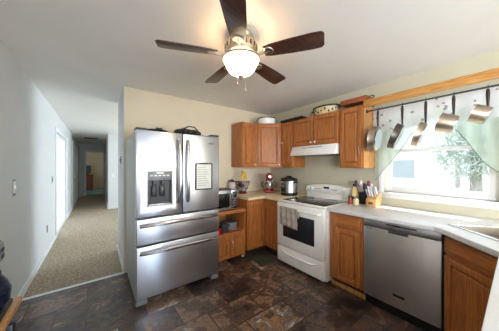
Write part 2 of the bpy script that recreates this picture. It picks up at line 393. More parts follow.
for i, (a, b_) in enumerate(((8.75, 9.5), (10.2, 10.95))):
    d = struct(casing_x('door_%d' % (i + 2), XL, a, b_, 2.04))
    p = MB(); p.box(XL + 0.002, XL + 0.01, a, b_, 0.01, 2.04)
    for z0, z1 in ((0.15, 0.95), (1.1, 1.9)):
        for q in (0, 1): p.box(XL + 0.006, XL + 0.014, a + 0.09 + q * 0.31, a + 0.34 + q * 0.31, z0, z1, 0.004)
    p.build('door_panel', 'trim', d)
    MB().ball((XL + 0.045, a + 0.07, 0.95), 0.026).build('knob', 'nickel', d)
b = MB()
for x0, x1, z0, z1 in ((-0.47, -0.40, 0.004, 2.12), (0.24, 0.285, 0.004, 2.12), (-0.40, 0.24, 2.05, 2.12)): b.box(x0, x1, YE - 0.016, YE, z0, z1, 0.003)
d = struct(b.build('door_4', 'trim'))
p = MB(); p.box(-0.03, 0.0, 0.0, 0.62, 0.01, 2.03)
o = p.build('door_panel', 'trim', d); o.location = (-0.40, YE + 0.11, 0); o.rotation_euler = (0, 0, R(12))

# ------------------------------------------------------------ kitchen window, sill, outside
b = MB(); y0, y1, z0, z1 = 0.10, 1.03, 1.07, 2.02
b.box(XW - 0.016, XW, y1, y1 + 0.055, 1.07, z1, 0.004); b.box(XW - 0.016, XW, y0 - 0.055, y0, 1.07, z1, 0.004)
b.box(XW - 0.016, XW, y0 - 0.055, y1 + 0.055, z1, z1 + 0.06, 0.004)
b.box(XW - 0.016, XW, y0 - 0.055, y1 + 0.055, 1.0, 1.05, 0.004)
win = struct(b.build('window_1', 'trim'))
MB().box(XW - 0.045, XW + 0.05, y0 - 0.065, y1 + 0.065, 1.05, 1.07, 0.004).build('window_sill', 'trim', win)
def ring(b, x0, x1, ya, yb, za, zb, t):
    b.box(x0, x1, ya, ya + t, za, zb, 0.003); b.box(x0, x1, yb - t, yb, za, zb, 0.003)
    b.box(x0, x1, ya + t, yb - t, za, za + t, 0.003); b.box(x0, x1, ya + t, yb - t, zb - t, zb, 0.003)
b = MB(); ring(b, XW + 0.04, XW + 0.12, y0, y1, z0, z1, 0.03); b.build('window_frame', 'white_pl', win)
b = MB(); ring(b, XW + 0.05, XW + 0.08, y0 + 0.03, y1 - 0.03, z0 + 0.03, 1.60, 0.042); lo = b.build('lower_sash', 'white_pl', win)
MB().box(XW + 0.063, XW + 0.067, y0 + 0.07, y1 - 0.07, z0 + 0.07, 1.56).build('window_pane', 'glass', lo)
b = MB(); ring(b, XW + 0.085, XW + 0.115, y0 + 0.03, y1 - 0.03, 1.56, z1 - 0.03, 0.042); up = b.build('upper_sash', 'white_pl', win)
MB().box(XW + 0.098, XW + 0.102, y0 + 0.07, y1 - 0.07, 1.60, z1 - 0.07).build('window_pane', 'glass', up)
MB().box(XW + 0.04, XW + 0.055, 0.54, 0.60, 1.600, 1.612, 0.003).build('sash_lock', 'white_pl', win)
# unseen eave, added to cut off high sun at the window
struct(MB().box(XW + 0.15, XW + 0.62, -2, 3.5, 2.36, 2.48).build('sun_block_eave', 'trim'))
struct(MB().box(XW + 0.15, 40, -25, 25, -0.4, -0.3).build('ground_outside', 'lawn'))
struct(MB().box(-30, XL - 0.15, -25, 25, -0.4, -0.3).build('ground_outside_left', 'lawn'))
# neighbouring house
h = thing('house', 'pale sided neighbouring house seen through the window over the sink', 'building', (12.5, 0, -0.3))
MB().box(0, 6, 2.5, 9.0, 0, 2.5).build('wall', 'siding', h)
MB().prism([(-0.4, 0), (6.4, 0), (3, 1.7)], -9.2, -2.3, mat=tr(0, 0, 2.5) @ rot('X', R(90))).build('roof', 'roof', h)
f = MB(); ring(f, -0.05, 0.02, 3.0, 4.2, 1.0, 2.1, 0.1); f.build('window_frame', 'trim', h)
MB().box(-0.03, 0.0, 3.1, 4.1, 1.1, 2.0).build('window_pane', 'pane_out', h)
def tree(x, y, hh, cr, label, seed):
    rng = random.Random(seed)
    t = thing('tree', label, 'tree', (x, y, -0.3), 0, 'trees outside the window')
    MB().tube([(0, 0, 0), (0.1, 0, hh * 0.5), (0, 0.1, hh * 0.8)], [0.2, 0.15, 0.06]).build('trunk', 'bark', t)
    b = bmesh.new()
    for k in range(1500):
        u = rng.random() ** 0.4 * cr; a = rng.random() * 2 * PI; e = math.acos(2 * rng.random() - 1)
        p = Vector((u * math.sin(e) * math.cos(a), u * math.sin(e) * math.sin(a), hh * 0.7 + u * math.cos(e) * 1.1))
        s_ = 0.18; q = Matrix.Rotation(rng.random() * 6, 3, 'X') @ Matrix.Rotation(rng.random() * 6, 3, 'Z')
        vs = [b.verts.new(p + q @ Vector(c)) for c in ((-s_, 0, 0), (0, -s_ * .5, 0.04), (s_, 0, 0), (0, s_ * .5, 0.04))]; b.faces.new(vs)
    m = MB(); m.bm.free(); m.bm = b; m.build('crown', 'leaf', t)
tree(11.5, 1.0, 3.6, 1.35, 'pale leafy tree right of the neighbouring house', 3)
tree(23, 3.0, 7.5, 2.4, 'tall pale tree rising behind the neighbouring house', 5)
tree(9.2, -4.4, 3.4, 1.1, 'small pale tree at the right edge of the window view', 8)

# ------------------------------------------------------------ cabinets
def door_mb(x0, x1, z0, z1, t=0.02):
    b = MB(); fr = min(0.055, (x1 - x0) * 0.2)
    b.box(x0, x0 + fr, -t, 0, z0, z1, 0.003); b.box(x1 - fr, x1, -t, 0, z0, z1, 0.003)
    b.box(x0 + fr - 0.002, x1 - fr + 0.002, -t, 0, z0, z0 + fr, 0.003); b.box(x0 + fr - 0.002, x1 - fr + 0.002, -t, 0, z1 - fr, z1, 0.003)
    b.box(x0 + fr - 0.004, x1 - fr + 0.004, -0.005, 0, z0 + fr - 0.004, z1 - fr + 0.004)
    b.box(x0 + fr + 0.007, x1 - fr - 0.007, -0.018, -0.002, z0 + fr + 0.007, z1 - fr - 0.007, 0.012, 1)
    return b
def knob(x, z, parent, y=-0.02, m='nickel'):
    b = MB(); b.lathe([(0, 0.0), (0.006, 0.0), (0.006, 0.012), (0.014, 0.017), (0.014, 0.023), (0.009, 0.028), (0, 0.028)], seg=14, mat=tr(x, y + 0.0005, z) @ rot('X', R(90)))
    return b.build('knob', m, parent)
def pull(x, z0, z1, parent, y=-0.02, m='chrome', horiz=False):
    n = 8; P = []
    for i in range(n + 1):
        f_ = i / n; off = -0.028 * (1 - (2 * f_ - 1) ** 4)
        P.append((x, y + off, z0 + (z1 - z0) * f_))
    b = MB().tube(P, 0.005, 8)
    return b.build('handle', m, parent)
def add_door(t, x0, x1, z0, z1, hw=None, m='oak'):
    d = door_mb(x0, x1, z0, z1).build('door', m, t)
    if hw:
        k, x, z = hw
        if k == 'k': knob(x, z, d, m='white_pl')
        else: pull(x, z - 0.06, z + 0.06, d)
    return d
def add_drawer(t, x0, x1, z0, z1, hw=None):
    b = MB(); b.box(x0, x1, -0.02, 0, z0, z1, 0.006, 2); b.box(x0 + 0.02, x1 - 0.02, -0.023, -0.01, z0 + 0.02, z1 - 0.02, 0.003, 1)
    d = b.build('drawer', 'oakh', t)
    if hw: knob(hw[0], hw[1], d, y=-0.023)
    return d
FX = -PI / 2     # faces -X
# uppers
UZ0, UZ1 = 1.37, 2.14
t = thing('wall_cabinet', 'narrow oak wall cabinet at the left end of the uppers, beside the corner cabinet', 'cabinet', (1.936, 2.79, 0), 0, 'oak wall cabinets')
MB().box(0, 0.298, 0, YB - 2.79, UZ0, UZ1, 0.002).build('body', 'oak', t); add_door(t, 0.012, 0.286, UZ0 + 0.01, UZ1 - 0.012, ('k', 0.262, UZ0 + 0.05))
ang = math.atan2(-0.275, 0.325); Lc = math.hypot(0.325, 0.275)
t = thing('wall_cabinet', 'angled oak corner wall cabinet under the white enamel pot', 'cabinet', (2.247, 2.783, 0), ang, 'oak wall cabinets')
inv = Matrix.Rotation(-ang, 2); base = Vector((2.247, 2.783))
poly = [inv @ (Vector(p) - base) for p in ((2.236, 3.118), (2.236, 2.79), (2.247, 2.783), (2.572, 2.508), (2.58, 2.497), (2.888, 2.497), (2.888, 3.118))]
MB().prism([(p.x, p.y) for p in poly], UZ0, UZ1).build('body', 'oak', t); add_door(t, 0.012, Lc - 0.012, UZ0 + 0.01, UZ1 - 0.012, ('k', Lc - 0.035, UZ0 + 0.05))
t = thing('wall_cabinet', 'slim oak wall cabinet between the corner cabinet and the range hood', 'cabinet', (2.58, 2.494, 0), FX, 'oak wall cabinets')
MB().box(0, 0.256, 0, 0.308, UZ0, UZ1, 0.002).build('body', 'oak', t); add_door(t, 0.012, 0.244, UZ0 + 0.01, UZ1 - 0.012, ('k', 0.03, UZ0 + 0.42))
t = thing('wall_cabinet', 'short two-door oak wall cabinet above the range hood', 'cabinet', (2.58, 2.236, 0), FX, 'oak wall cabinets')
MB().box(0, 0.800, 0, 0.308, 1.702, UZ1, 0.002).build('body', 'oak', t)
add_door(t, 0.012, 0.392, 1.712, UZ1 - 0.012, ('k', 0.365, 1.75)); add_door(t, 0.408, 0.788, 1.712, UZ1 - 0.012, ('k', 0.435, 1.75))
t = thing('wall_cabinet', 'tall oak wall cabinet next to the window, right of the range hood', 'cabinet', (2.58, 1.434, 0), FX, 'oak wall cabinets')
MB().box(0, 0.300, 0, 0.308, UZ0, UZ1, 0.002).build('body', 'oak', t); add_door(t, 0.012, 0.288, UZ0 + 0.01, UZ1 - 0.012, ('p', 0.262, 1.60))
MB().box(0.300, 0.304, 0.002, 0.306, UZ0, UZ1).build('side_panel', 'oak_light', t)['label'] = 'oak side panel coloured paler as if lit by the window'  # window light on this side is put into a paler oak colour
# oak board joining the uppers over the window
struct(MB().box(2.56, 2.58, -1.2, 1.128, 2.098, 2.18, 0.002).build('trim_3', 'oak_board'))

# base cabinets
def base(name, label, loc, rz, wd, dep, top=0.872):
    t = thing(name, label, 'cabinet', loc, rz, 'oak base cabinets')
    MB().box(0, wd, 0, dep, 0.10, top, 0.002).build('body', 'oak', t)
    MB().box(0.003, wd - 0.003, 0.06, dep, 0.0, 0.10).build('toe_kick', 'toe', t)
    return t
t = thing('corner_base_cabinet', 'L-shaped oak base cabinet in the inner corner under the tan countertop', 'cabinet', (1.838, 2.50, 0), 0, 'oak base cabinets')
MB().prism([(0, 0), (0.357, 0), (0.357, -0.384), (1.045, -0.384), (1.045, 0.615), (0, 0.615)], 0.10, 0.872).build('body', 'oak', t)
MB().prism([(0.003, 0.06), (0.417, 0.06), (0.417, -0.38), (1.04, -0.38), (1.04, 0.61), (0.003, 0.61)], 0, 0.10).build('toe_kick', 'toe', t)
add_door(t, 0.02, 0.335, 0.12, 0.85)
o = door_mb(0.022, 0.372, 0.12, 0.85); bmesh.ops.transform(o.bm, matrix=tr(0.357, 0, 0) @ rot('Z', FX), verts=o.bm.verts); o = o.build('door', 'oak', t)
k = MB().ball((0.322, -0.345, 0.80), 0.013).build('knob', 'white_pl', o)
t = base('base_cabinet', 'oak base cabinet with one drawer between the white range and the dishwasher', (2.195, 1.345, 0), FX, 0.378, 0.69)
add_drawer(t, 0.075, 0.352, 0.72, 0.85); add_door(t, 0.075, 0.352, 0.12, 0.70, None)
MB().box(0.0, 0.378, 0.035, 0.055, 0.0, 0.05, 0.003).build('shoe_strip', 'oak_light', t)['label'] = 'pale wood strip along the floor'
# diagonal sink base
sp0 = Vector((2.165, 0.345)); sa = R(-135); sinv = Matrix.Rotation(-sa, 2)
t = thing('sink_base_cabinet', 'oak base cabinet set diagonally under the corner sink', 'cabinet', (sp0.x, sp0.y, 0), sa, 'oak base cabinets')
pts = [(2.165, 0.345), (2.88, 0.345), (2.88, -0.60), (1.86, -0.60), (1.86, 0.04)]
pl = [sinv @ (Vector(p) - sp0) for p in pts]
MB().prism([(p.x, p.y) for p in pl], 0.10, 0.70).build('body', 'oak', t)
MB().box(0, 0.431, 0, 0.02, 0.70, 0.872).build('face_rail', 'oakh', t)
tp = [sinv @ (Vector(p) - sp0) for p in ((2.22, 0.32), (2.86, 0.32), (2.86, -0.58), (1.90, -0.58), (1.90, 0.0))]
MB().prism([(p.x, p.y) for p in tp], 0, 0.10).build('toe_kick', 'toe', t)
add_drawer(t, 0.012, 0.42, 0.73, 0.85); add_door(t, 0.012, 0.42, 0.12, 0.71)
t = base('base_cabinet', 'oak peninsula base cabinet below the white countertop nearest the camera', (1.855, 0.03, 0), PI, 1.20, 0.62)
add_door(t, 0.05, 0.59, 0.12, 0.85); add_door(t, 0.61, 1.15, 0.12, 0.85)

# countertops
tag(MB().prism([(1.826, 3.115), (1.826, 2.455), (2.125, 2.455), (2.145, 2.435), (2.145, 2.112), (2.885, 2.112), (2.885, 3.115)], 0.874, 0.914, 0.006).build('countertop', 'counter_tan'), 'tan laminate countertop in the back corner beneath the red mixer', 'countertop')
c0 = Vector((2.095, 0.095)); u_ = Vector((-0.7071, -0.7071)); v_ = Vector((0.7071, -0.7071))
def sk(a, b_): p = c0 + u_ * a + v_ * b_; return (p.x, p.y)
hw_, hd = 0.30, 0.42
hole = [sk(-hw_, 0), sk(hw_, 0), sk(hw_, hd), sk(-hw_, hd)]
tag(MB().prism([(2.135, 1.348), (2.885, 1.348), (2.885, -0.62), (0.62, -0.62), (0.62, 0.068), (1.80, 0.068), (2.09, 0.345), (2.135, 0.41)], 0.874, 0.914, 0.005, holes=[hole]).build('countertop', 'counter_white'), 'white laminate countertop under the window with the corner sink', 'countertop')
# sink
t = thing('kitchen_sink', 'stainless steel sink set diagonally in the corner of the white countertop', 'sink', (c0.x, c0.y, 0.914), R(-135))
b = MB(); q = 0.035
b.box(-hw_ - q, -hw_ + 0.004, -q, hd + q + 0.05, 0, 0.006, 0.002); b.box(hw_ - 0.004, hw_ + q, -q, hd + q + 0.05, 0, 0.006, 0.002)
b.box(-hw_, hw_, -q, 0.004, 0, 0.006, 0.002); b.box(-hw_, hw_, hd - 0.004, hd + q + 0.05, 0, 0.006, 0.002)
b.build('rim', 'pan_base', t)
b = MB(); g = 0.003
b.box(-hw_ + g, -hw_ + g + 0.004, g, hd - g, -0.19, 0.002); b.box(hw_ - g - 0.004, hw_ - g, g, hd - g, -0.19, 0.002)
b.box(-hw_ + g, hw_ - g, g, g + 0.004, -0.19, 0.002); b.box(-hw_ + g, hw_ - g, hd - g - 0.004, hd - g, -0.19, 0.002); b.box(-hw_ + g, hw_ - g, g, hd - g, -0.194, -0.188)
b.build('basin', 'sink', t)
MB().lathe([(0.045, 0), (0.045, 0.004), (0.03, 0.002), (0, 0.001)], (0, hd / 2, -0.188)).build('drain', 'chrome', t)

# ------------------------------------------------------------ dishwasher
t = thing('dishwasher', 'stainless steel dishwasher built in under the white countertop', 'dishwasher', (2.171, 0.955, 0), FX)
MB().box(0.002, 0.588, 0.03, 0.60, 0.10, 0.868).build('body', 'black', t)
MB().box(0.004, 0.586, 0.05, 0.60, 0.0, 0.10).build('toe_kick', 'black', t)
d = MB().box(0, 0.586, 0, 0.03, 0.105, 0.795, 0.004).build('door', 'steel_dw', t)
cp = MB().box(0, 0.586, 0.0, 0.03, 0.80, 0.866, 0.004).build('control_panel', 'steelx', t)
MB().box(0.20, 0.43, -0.003, 0.002, 0.838, 0.853, 0.001).build('button_strip', 'dark', cp)
MB().box(0.265, 0.315, -0.004, 0.0, 0.840, 0.851).build('display', 'blackglass', cp)
P = []
b = MB().box(0.215, 0.375, -0.012, 0.004, 0.792, 0.806, 0.004); b.box(0.22, 0.37, -0.002, 0.004, 0.770, 0.793, 0.001); b.build('pocket_handle', 'dark', cp)
MB().box(0.255, 0.345, -0.003, 0.002, 0.205, 0.227, 0.001).build('badge', 'black', d)
b = MB()
for i in range(6): b.box(0.03 + i * 0.009, 0.036 + i * 0.009, -0.002, 0.001, 0.775, 0.783)
b.build('logo_mark', 'dark', d)
MB().box(0.589, 0.612, 0.012, 0.03, 0.0, 0.868).build('dark_gap', 'black', t)  # black strip standing for the shaded gap beside the door

# ------------------------------------------------------------ range
t = thing('range', 'white electric range with black glass cooktop under the hood', 'stove', (2.11, 2.106, 0), FX)
W_ = 0.752
MB().box(0.002, W_ - 0.002, 0.035, 0.70, 0.03, 0.895, 0.004).build('body', 'white', t)
for x in (0.04, W_ - 0.04):
    for y in (0.08, 0.62): MB().lathe([(0.018, 0), (0.018, 0.03), (0.012, 0.04)], (x, y, 0), 12, cap=True).build('leg', 'black', t)
MB().box(0, W_, 0.0, 0.70, 0.893, 0.912, 0.006).build('cooktop_frame', 'white', t)
ct = MB().box(0.035, W_ - 0.035, 0.045, 0.59, 0.906, 0.916, 0.003).build('cooktop', 'blackglass', t)
b = MB()
for x, y, r in ((0.2, 0.17, 0.1), (0.55, 0.17, 0.08), (0.2, 0.45, 0.075), (0.55, 0.45, 0.1)):
    MB().tube([(x + r * math.cos(a * PI / 16), y + r * math.sin(a * PI / 16), 0.9162) for a in range(32)], 0.0012, 4, True).build('burner_ring', 'grey', ct)
d = MB().box(0, W_, -0.028, 0.034, 0.285, 0.885, 0.008).build('oven_door', 'white', t)
MB().box(0.115, W_ - 0.125, -0.031, -0.02, 0.42, 0.745, 0.004).build('oven_window', 'ovenglass', d)
MB().tube([(0.05, -0.03, 0.822), (0.055, -0.066, 0.825), (0.10, -0.074, 0.825), (W_ - 0.10, -0.074, 0.825), (W_ - 0.055, -0.066, 0.825), (W_ - 0.05, -0.03, 0.822)], 0.013, 10).build('handle', 'white', d)
d = MB().box(0, W_, -0.024, 0.034, 0.055, 0.272, 0.008).build('storage_drawer', 'white', t)
b = MB(); b.tube([(0.10, -0.024, 0.215), (0.16, -0.034, 0.197), (W_ / 2, -0.038, 0.190), (W_ - 0.16, -0.034, 0.197), (W_ - 0.10, -0.024, 0.215)], [0.006, 0.012, 0.014, 0.012, 0.006]); b.build('drawer_lip', 'white', d)
# backguard with arched top
poly = [(0, 0.90), (W_, 0.90), (W_, 1.085)] + [(W_ * (1 - i / 12), 1.085 + 0.035 * math.sin(PI * i / 12)) for i in range(1, 12)] + [(0, 1.085)]
bgd = MB().prism(poly, -0.70, -0.655, 0.005, mat=rot('X', R(90))).build('backguard', 'white', t)
poly = [(0.004, 1.0), (W_ - 0.004, 1.0), (W_ - 0.004, 1.08)] + [(W_ * (1 - i / 12), 1.08 + 0.033 * math.sin(PI * i / 12)) for i in range(1, 12)] + [(0.004, 1.08)]
cpn = MB().prism(poly, -0.66, -0.625, 0.006, mat=rot('X', R(90))).build('control_panel', 'white', bgd)
MB().box(0.33, 0.42, 0.621, 0.628, 1.055, 1.083, 0.001).build('clock_display', 'blackglass', bgd)
for x in (0.055, 0.125, 0.565, 0.65):
    b = MB().lathe([(0, 0), (0.027, 0), (0.025, 0.012), (0.02, 0.024), (0, 0.026)], seg=20, mat=tr(x, 0.626, 1.047) @ rot('X', R(90))); b.box(x - 0.004, x + 0.004, 0.594, 0.604, 1.027, 1.067, 0.002); b.build('knob', 'white_pl', t)
b = MB()
for x in (0.20, 0.235, 0.27, 0.45, 0.485, 0.52): MB().box(x, x + 0.022, 0.6225, 0.627, 1.04, 1.052, 0.001).build('touch_button', 'grey', bgd)
# towel on the oven handle
b = MB(); P = []
for i in range(19):
    f_ = i / 18
    if f_ < 0.72: z = 0.60 + (0.838 - 0.60) * (f_ / 0.72); y = -0.093 - 0.004 * math.sin(f_ * 20)
    elif f_ < 0.8: z = 0.842; y = -0.093 + 0.038 * (f_ - 0.72) / 0.08
    else: z = 0.838 - (f_ - 0.8) * 0.55; y = -0.053
    row = []
    for j in range(21):
        x = 0.12 + 0.30 * j / 20
        row.append((x, y + (0.006 * math.sin(j * 1.1 + f_ * 2) if f_ < 0.7 else 0), z - 0.02 * (j / 20) * (1 if f_ < 0.7 else 0.2)))
    P.append(row)
tw = b.grid(P).build('dish_towel', 'towel'); tw.location = (2.11, 2.106, 0); tw.rotation_euler = (0, 0, FX)
sm = tw.modifiers.new('thick', 'SOLIDIFY'); sm.thickness = 0.005
tag(tw, 'taupe dish towel folded over the oven handle', 'towel')
# range hood
t = thing('range_hood', 'white range hood under the short oak cabinet', 'range hood', (2.50, 2.225, 0), FX)
MB().prism([(0, 1.56), (0.39, 1.56), (0.39, 1.70), (0.045, 1.70), (0.0, 1.585)], 0, 0.77, 0.003, mat=Matrix(((0, 0, 1, 0), (1, 0, 0, 0), (0, 1, 0, 0), (0, 0, 0, 1)))).build('hood_body', 'white', t)
MB().box(0.0, 0.77, -0.012, 0.02, 1.555, 1.588, 0.005).build('front_lip', 'white', t)
MB().box(0.05, 0.72, 0.04, 0.36, 1.552, 1.562).build('filter_panel', 'grey', t)
b = MB()
for i in range(12): b.box(0.20 + i * 0.03, 0.222 + i * 0.03, 0.026, 0.040, 1.665, 1.672)
b.build('vent_slots', 'dark', t)

# ------------------------------------------------------------ fridge
FXX0, FXX1, FY = 0.301, 1.201, 2.224
t = thing('refrigerator', 'stainless steel french door refrigerator with water dispenser and two drawers', 'refrigerator', (FXX0, FY, 0))
FW = 0.90
MB().box(0.004, FW - 0.004, 0.075, 0.84, 0.04, 1.745, 0.006).build('body', 'fridge_side', t)
def curved(x0, x1, z0, z1, m, name, cutout=None):
    b = MB(); b.box(x0, x1, 0.0, 0.068, z0, z1, 0.010, 3); return b.build(name, m, t)
# left door as frame around dispenser recess
dx0, dx1, dz0, dz1 = 0.095, 0.345, 0.985, 1.345
b = MB(); b.prism([(0, 0.885), (0.447, 0.885), (0.447, 1.75), (0, 1.75)], -0.068, 0, 0.006, mat=rot('X', R(90)), holes=[[(dx0, dz0), (dx1, dz0), (dx1, dz1), (dx0, dz1)]])
ld = b.build('left_door', 'steel', t)
di = MB(); di.box(dx0, dx1, 0.060, 0.066, dz0, dz1)
di.box(dx0 - 0.004, dx0 + 0.008, -0.003, 0.062, dz0, dz1); di.box(dx1 - 0.008, dx1 + 0.004, -0.003, 0.062, dz0, dz1); di.box(dx0, dx1, -0.003, 0.062, dz0 - 0.004, dz0 + 0.012); di.box(dx0, dx1, -0.003, 0.062, dz1 - 0.008, dz1 + 0.004)
dsp = di.build('water_dispenser', 'dispenser', ld)
MB().box(dx0 + 0.008, dx1 - 0.008, 0.004, 0.05, 1.245, dz1 - 0.008, 0.004).build('control_panel', 'dispenser_panel', dsp)
b = MB()
for i in range(5): b.box(dx0 + 0.03 + i * 0.04, dx0 + 0.055 + i * 0.04, 0.001, 0.006, 1.29, 1.302)
b.box(dx0 + 0.09, dx0 + 0.16, 0.001, 0.006, 1.315, 1.33); b.build('icons', 'paper', dsp)
b = MB()
for x in (dx0 + 0.075, dx0 + 0.155): b.box(x - 0.026, x + 0.022, 0.02, 0.032, 1.08, 1.19, 0.008); b.box(x - 0.015, x + 0.015, 0.014, 0.05, 1.20, 1.245, 0.004)
b.build('paddles', 'black', dsp)
MB().box(dx0 + 0.02, dx1 - 0.02, 0.0, 0.058, dz0 + 0.012, dz0 + 0.022, 0.003).build('drip_tray', 'steelx', dsp)
rd = curved(0.453, FW, 0.885, 1.75, 'steel', 'right_door')
u_d = curved(0, FW, 0.610, 0.868, 'steel', 'upper_drawer')
l_d = curved(0, FW, 0.075, 0.595, 'steel', 'freezer_drawer')
MB().box(0.006, FW - 0.006, 0.05, 0.075, 0.06, 1.74).build('gasket', 'black', t)
def vbar(x, bow, par):
    P = []; n = 14
    for i in range(n + 1):
        f_ = i / n; z = 1.00 + 0.68 * f_; P.append((x + bow * (2 * f_ - 1) ** 2 * 0.012, -0.012 - 0.048 * (1 - (2 * f_ - 1) ** 4), z))
    MB().tube(P, 0.017, 10, flat=0.75).build('handle', 'chrome_h', par)
M['chrome_h'] = steel('handle_steel', (214, 214, 216), 0.22)
vbar(0.415, -1, ld); vbar(0.495, 1, rd)
def hbar(z, par):
    P = []; n = 16
    for i in range(n + 1):
        f_ = i / n; P.append((0.035 + (FW - 0.07) * f_, -0.012 - 0.05 * (1 - (2 * f_ - 1) ** 4), z - 0.012 * (2 * f_ - 1) ** 2))
    MB().tube(P, 0.019, 10).build('handle', 'chrome_h', par)
hbar(0.815, u_d); hbar(0.545, l_d)
b = MB()
for i in range(8): b.box(0.76 + i * 0.009, 0.766 + i * 0.009, -0.002, 0.001, 1.655, 1.665 + 0.004 * (i % 2))
b.build('logo_mark', 'dark', rd)
for x in (0.05, FW - 0.05): MB().box(x - 0.05, x + 0.05, 0.01, 0.10, 0.02, 0.072, 0.004).build('foot', 'grey', t); 
for x in (0.05, FW - 0.05): MB().box(x - 0.03, x + 0.03, 0.03, 0.8, 0.0, 0.045, 0.004).build('roller', 'black', t)
for x in (0.05, FW - 0.05): MB().box(x - 0.05, x + 0.05, 0.0, 0.12, 1.748, 1.772, 0.006).build('hinge_cover', 'dark', t)
# memo board on the fridge
t = thing('memo_board', 'small white memo board with black frame on the right refrigerator door', 'memo board', (0.894, FY - 0.003, 1.118))
b = MB(); 
b.box(0, 0.213, -0.012, 0, 0, 0.014, 0.003); b.box(0, 0.213, -0.012, 0, 0.296, 0.31, 0.003); b.box(0, 0.014, -0.012, 0, 0.014, 0.296, 0.003); b.box(0.199, 0.213, -0.012, 0, 0.014, 0.296, 0.003)
b.build('frame', 'black', t)
pb = MB().box(0.012, 0.201, -0.006, 0, 0.012, 0.298).build('board', 'paper', t)
b = MB()
for i in range(9): b.box(0.03, 0.03 + 0.10 + 0.05 * ((i * 7) % 4) / 4, -0.0068, -0.005, 0.05 + i * 0.026, 0.054 + i * 0.026)
b.build('writing_lines', 'ink', pb)
MB().tube([(0.05, -0.016, 0.307), (0.15, -0.016, 0.307)], 0.006).build('marker', 'black', t)
# things on the fridge
t = thing('serving_tray', 'flat black serving tray lying on top of the refrigerator', 'tray', (0.54, 2.62, 1.772))
MB().lathe([(0, 0), (0.15, 0), (0.19, 0.025), (0.2, 0.03), (0.185, 0.022), (0.15, 0.008), (0, 0.008)], sx=0.8, sy=1.1).build('dish', 'black', t)
for s_ in (-1, 1): MB().tube([(s_ * 0.05, -0.21, 0.026), (s_ * 0.03, -0.245, 0.034), (-s_ * 0.03, -0.245, 0.034)] if s_ > 0 else [(0.05, 0.21, 0.026), (0.03, 0.245, 0.034), (-0.03, 0.245, 0.034)], 0.008).build('handle', 'black', t)
t = thing('tool_bag', 'lumpy black zip bag on top of the refrigerator near its right door', 'bag', (0.92, 2.50, 1.772), R(10))
b = MB(); rng = random.Random(2)
for i in range(5): b.ball((-0.13 + i * 0.06, 0, 0.035 + 0.012 * (i % 2)), 0.05, (1.1, 1.6, 0.7 + 0.12 * (i % 3)))
b.build('pouch', 'black', t); MB().tube([(-0.1, -0.05, 0.07), (-0.04, -0.07, 0.105), (0.04, -0.07, 0.105), (0.1, -0.05, 0.07)], 0.008).build('strap', 'dark', t)

# ------------------------------------------------------------ microwave cart
t = thing('microwave_cart', 'small oak cart with open shelf holding the microwave', 'cart', (1.245, 2.53, 0))
CW = 0.575
MB().box(-0.005, CW + 0.006, -0.02, 0.57, 0.70, 0.742, 0.005).build('top', 'oakh', t)
MB().box(0, 0.02, 0, 0.56, 0.02, 0.70, 0.002).build('side_panel', 'oak', t); MB().box(CW - 0.02, CW, 0, 0.56, 0.02, 0.70, 0.002).build('side_panel', 'oak', t)
MB().box(0.02, CW - 0.02, 0.005, 0.56, 0.395, 0.415).build('shelf', 'oakh', t)
MB().box(0.02, CW - 0.02, 0.005, 0.56, 0.05, 0.07).build('bottom_shelf', 'oakh', t)
MB().box(0.02, CW - 0.02, 0.545, 0.555, 0.07, 0.70).build('back_panel', 'oak_light', t)
for i in (0, 1):
    x0 = 0.012 + i * 0.279; dd = add_door(t, x0, x0 + 0.272, 0.065, 0.40); pull(x0 + (0.235 if i == 0 else 0.037), 0.19, 0.31, dd, m='nickel')
for x in (0.03, CW - 0.03):
    for y in (0.03, 0.52): MB().lathe([(0.012, 0), (0.018, 0.01), (0.018, 0.022)], (x, y, 0), 10, cap=True).build('foot', 'white_pl', t)
# pots on the cart shelf
def pot(x, y, z, r, hh, label, m, name='cooking_pot'):
    t = thing(name, label, 'pot', (x, y, z), 0, 'pots on the cart shelf')
    MB().lathe([(0, 0), (r * 0.92, 0), (r, 0.012), (r, hh), (r + 0.006, hh + 0.003), (r - 0.004, hh), (r - 0.006, 0.012), (0, 0.006)]).build('pot_body', m, t)
    MB().lathe([(r + 0.004, hh + 0.003), (r * 0.7, hh + 0.02), (0.012, hh + 0.03), (0.012, hh + 0.045), (0.02, hh + 0.05), (0, hh + 0.055)]).build('lid', 'dark', t)
    for s_ in (-1, 1): MB().tube([(s_ * r, -0.03, hh * 0.75), (s_ * (r + 0.03), -0.02, hh * 0.78), (s_ * (r + 0.03), 0.02, hh * 0.78), (s_ * r, 0.03, hh * 0.75)], 0.006).build('handle', 'black', t)
pot(1.675, 2.70, 0.416, 0.085, 0.115, 'grey lidded cooking pot at the right end of the cart shelf', 'grey')
pot(1.50, 2.62, 0.416, 0.052, 0.12, 'small dark cooking pot left of the grey pot on the cart shelf', 'dark')
t = thing('red_canister', 'small red canister on the cart shelf beside the refrigerator', 'canister', (1.385, 2.585, 0.416))
MB().lathe([(0, 0), (0.04, 0), (0.042, 0.01), (0.042, 0.09), (0, 0.09)]).build('can_body', 'red', t); MB().lathe([(0.044, 0.09), (0.044, 0.105), (0, 0.108)], cap=True).build('lid', 'black', t)
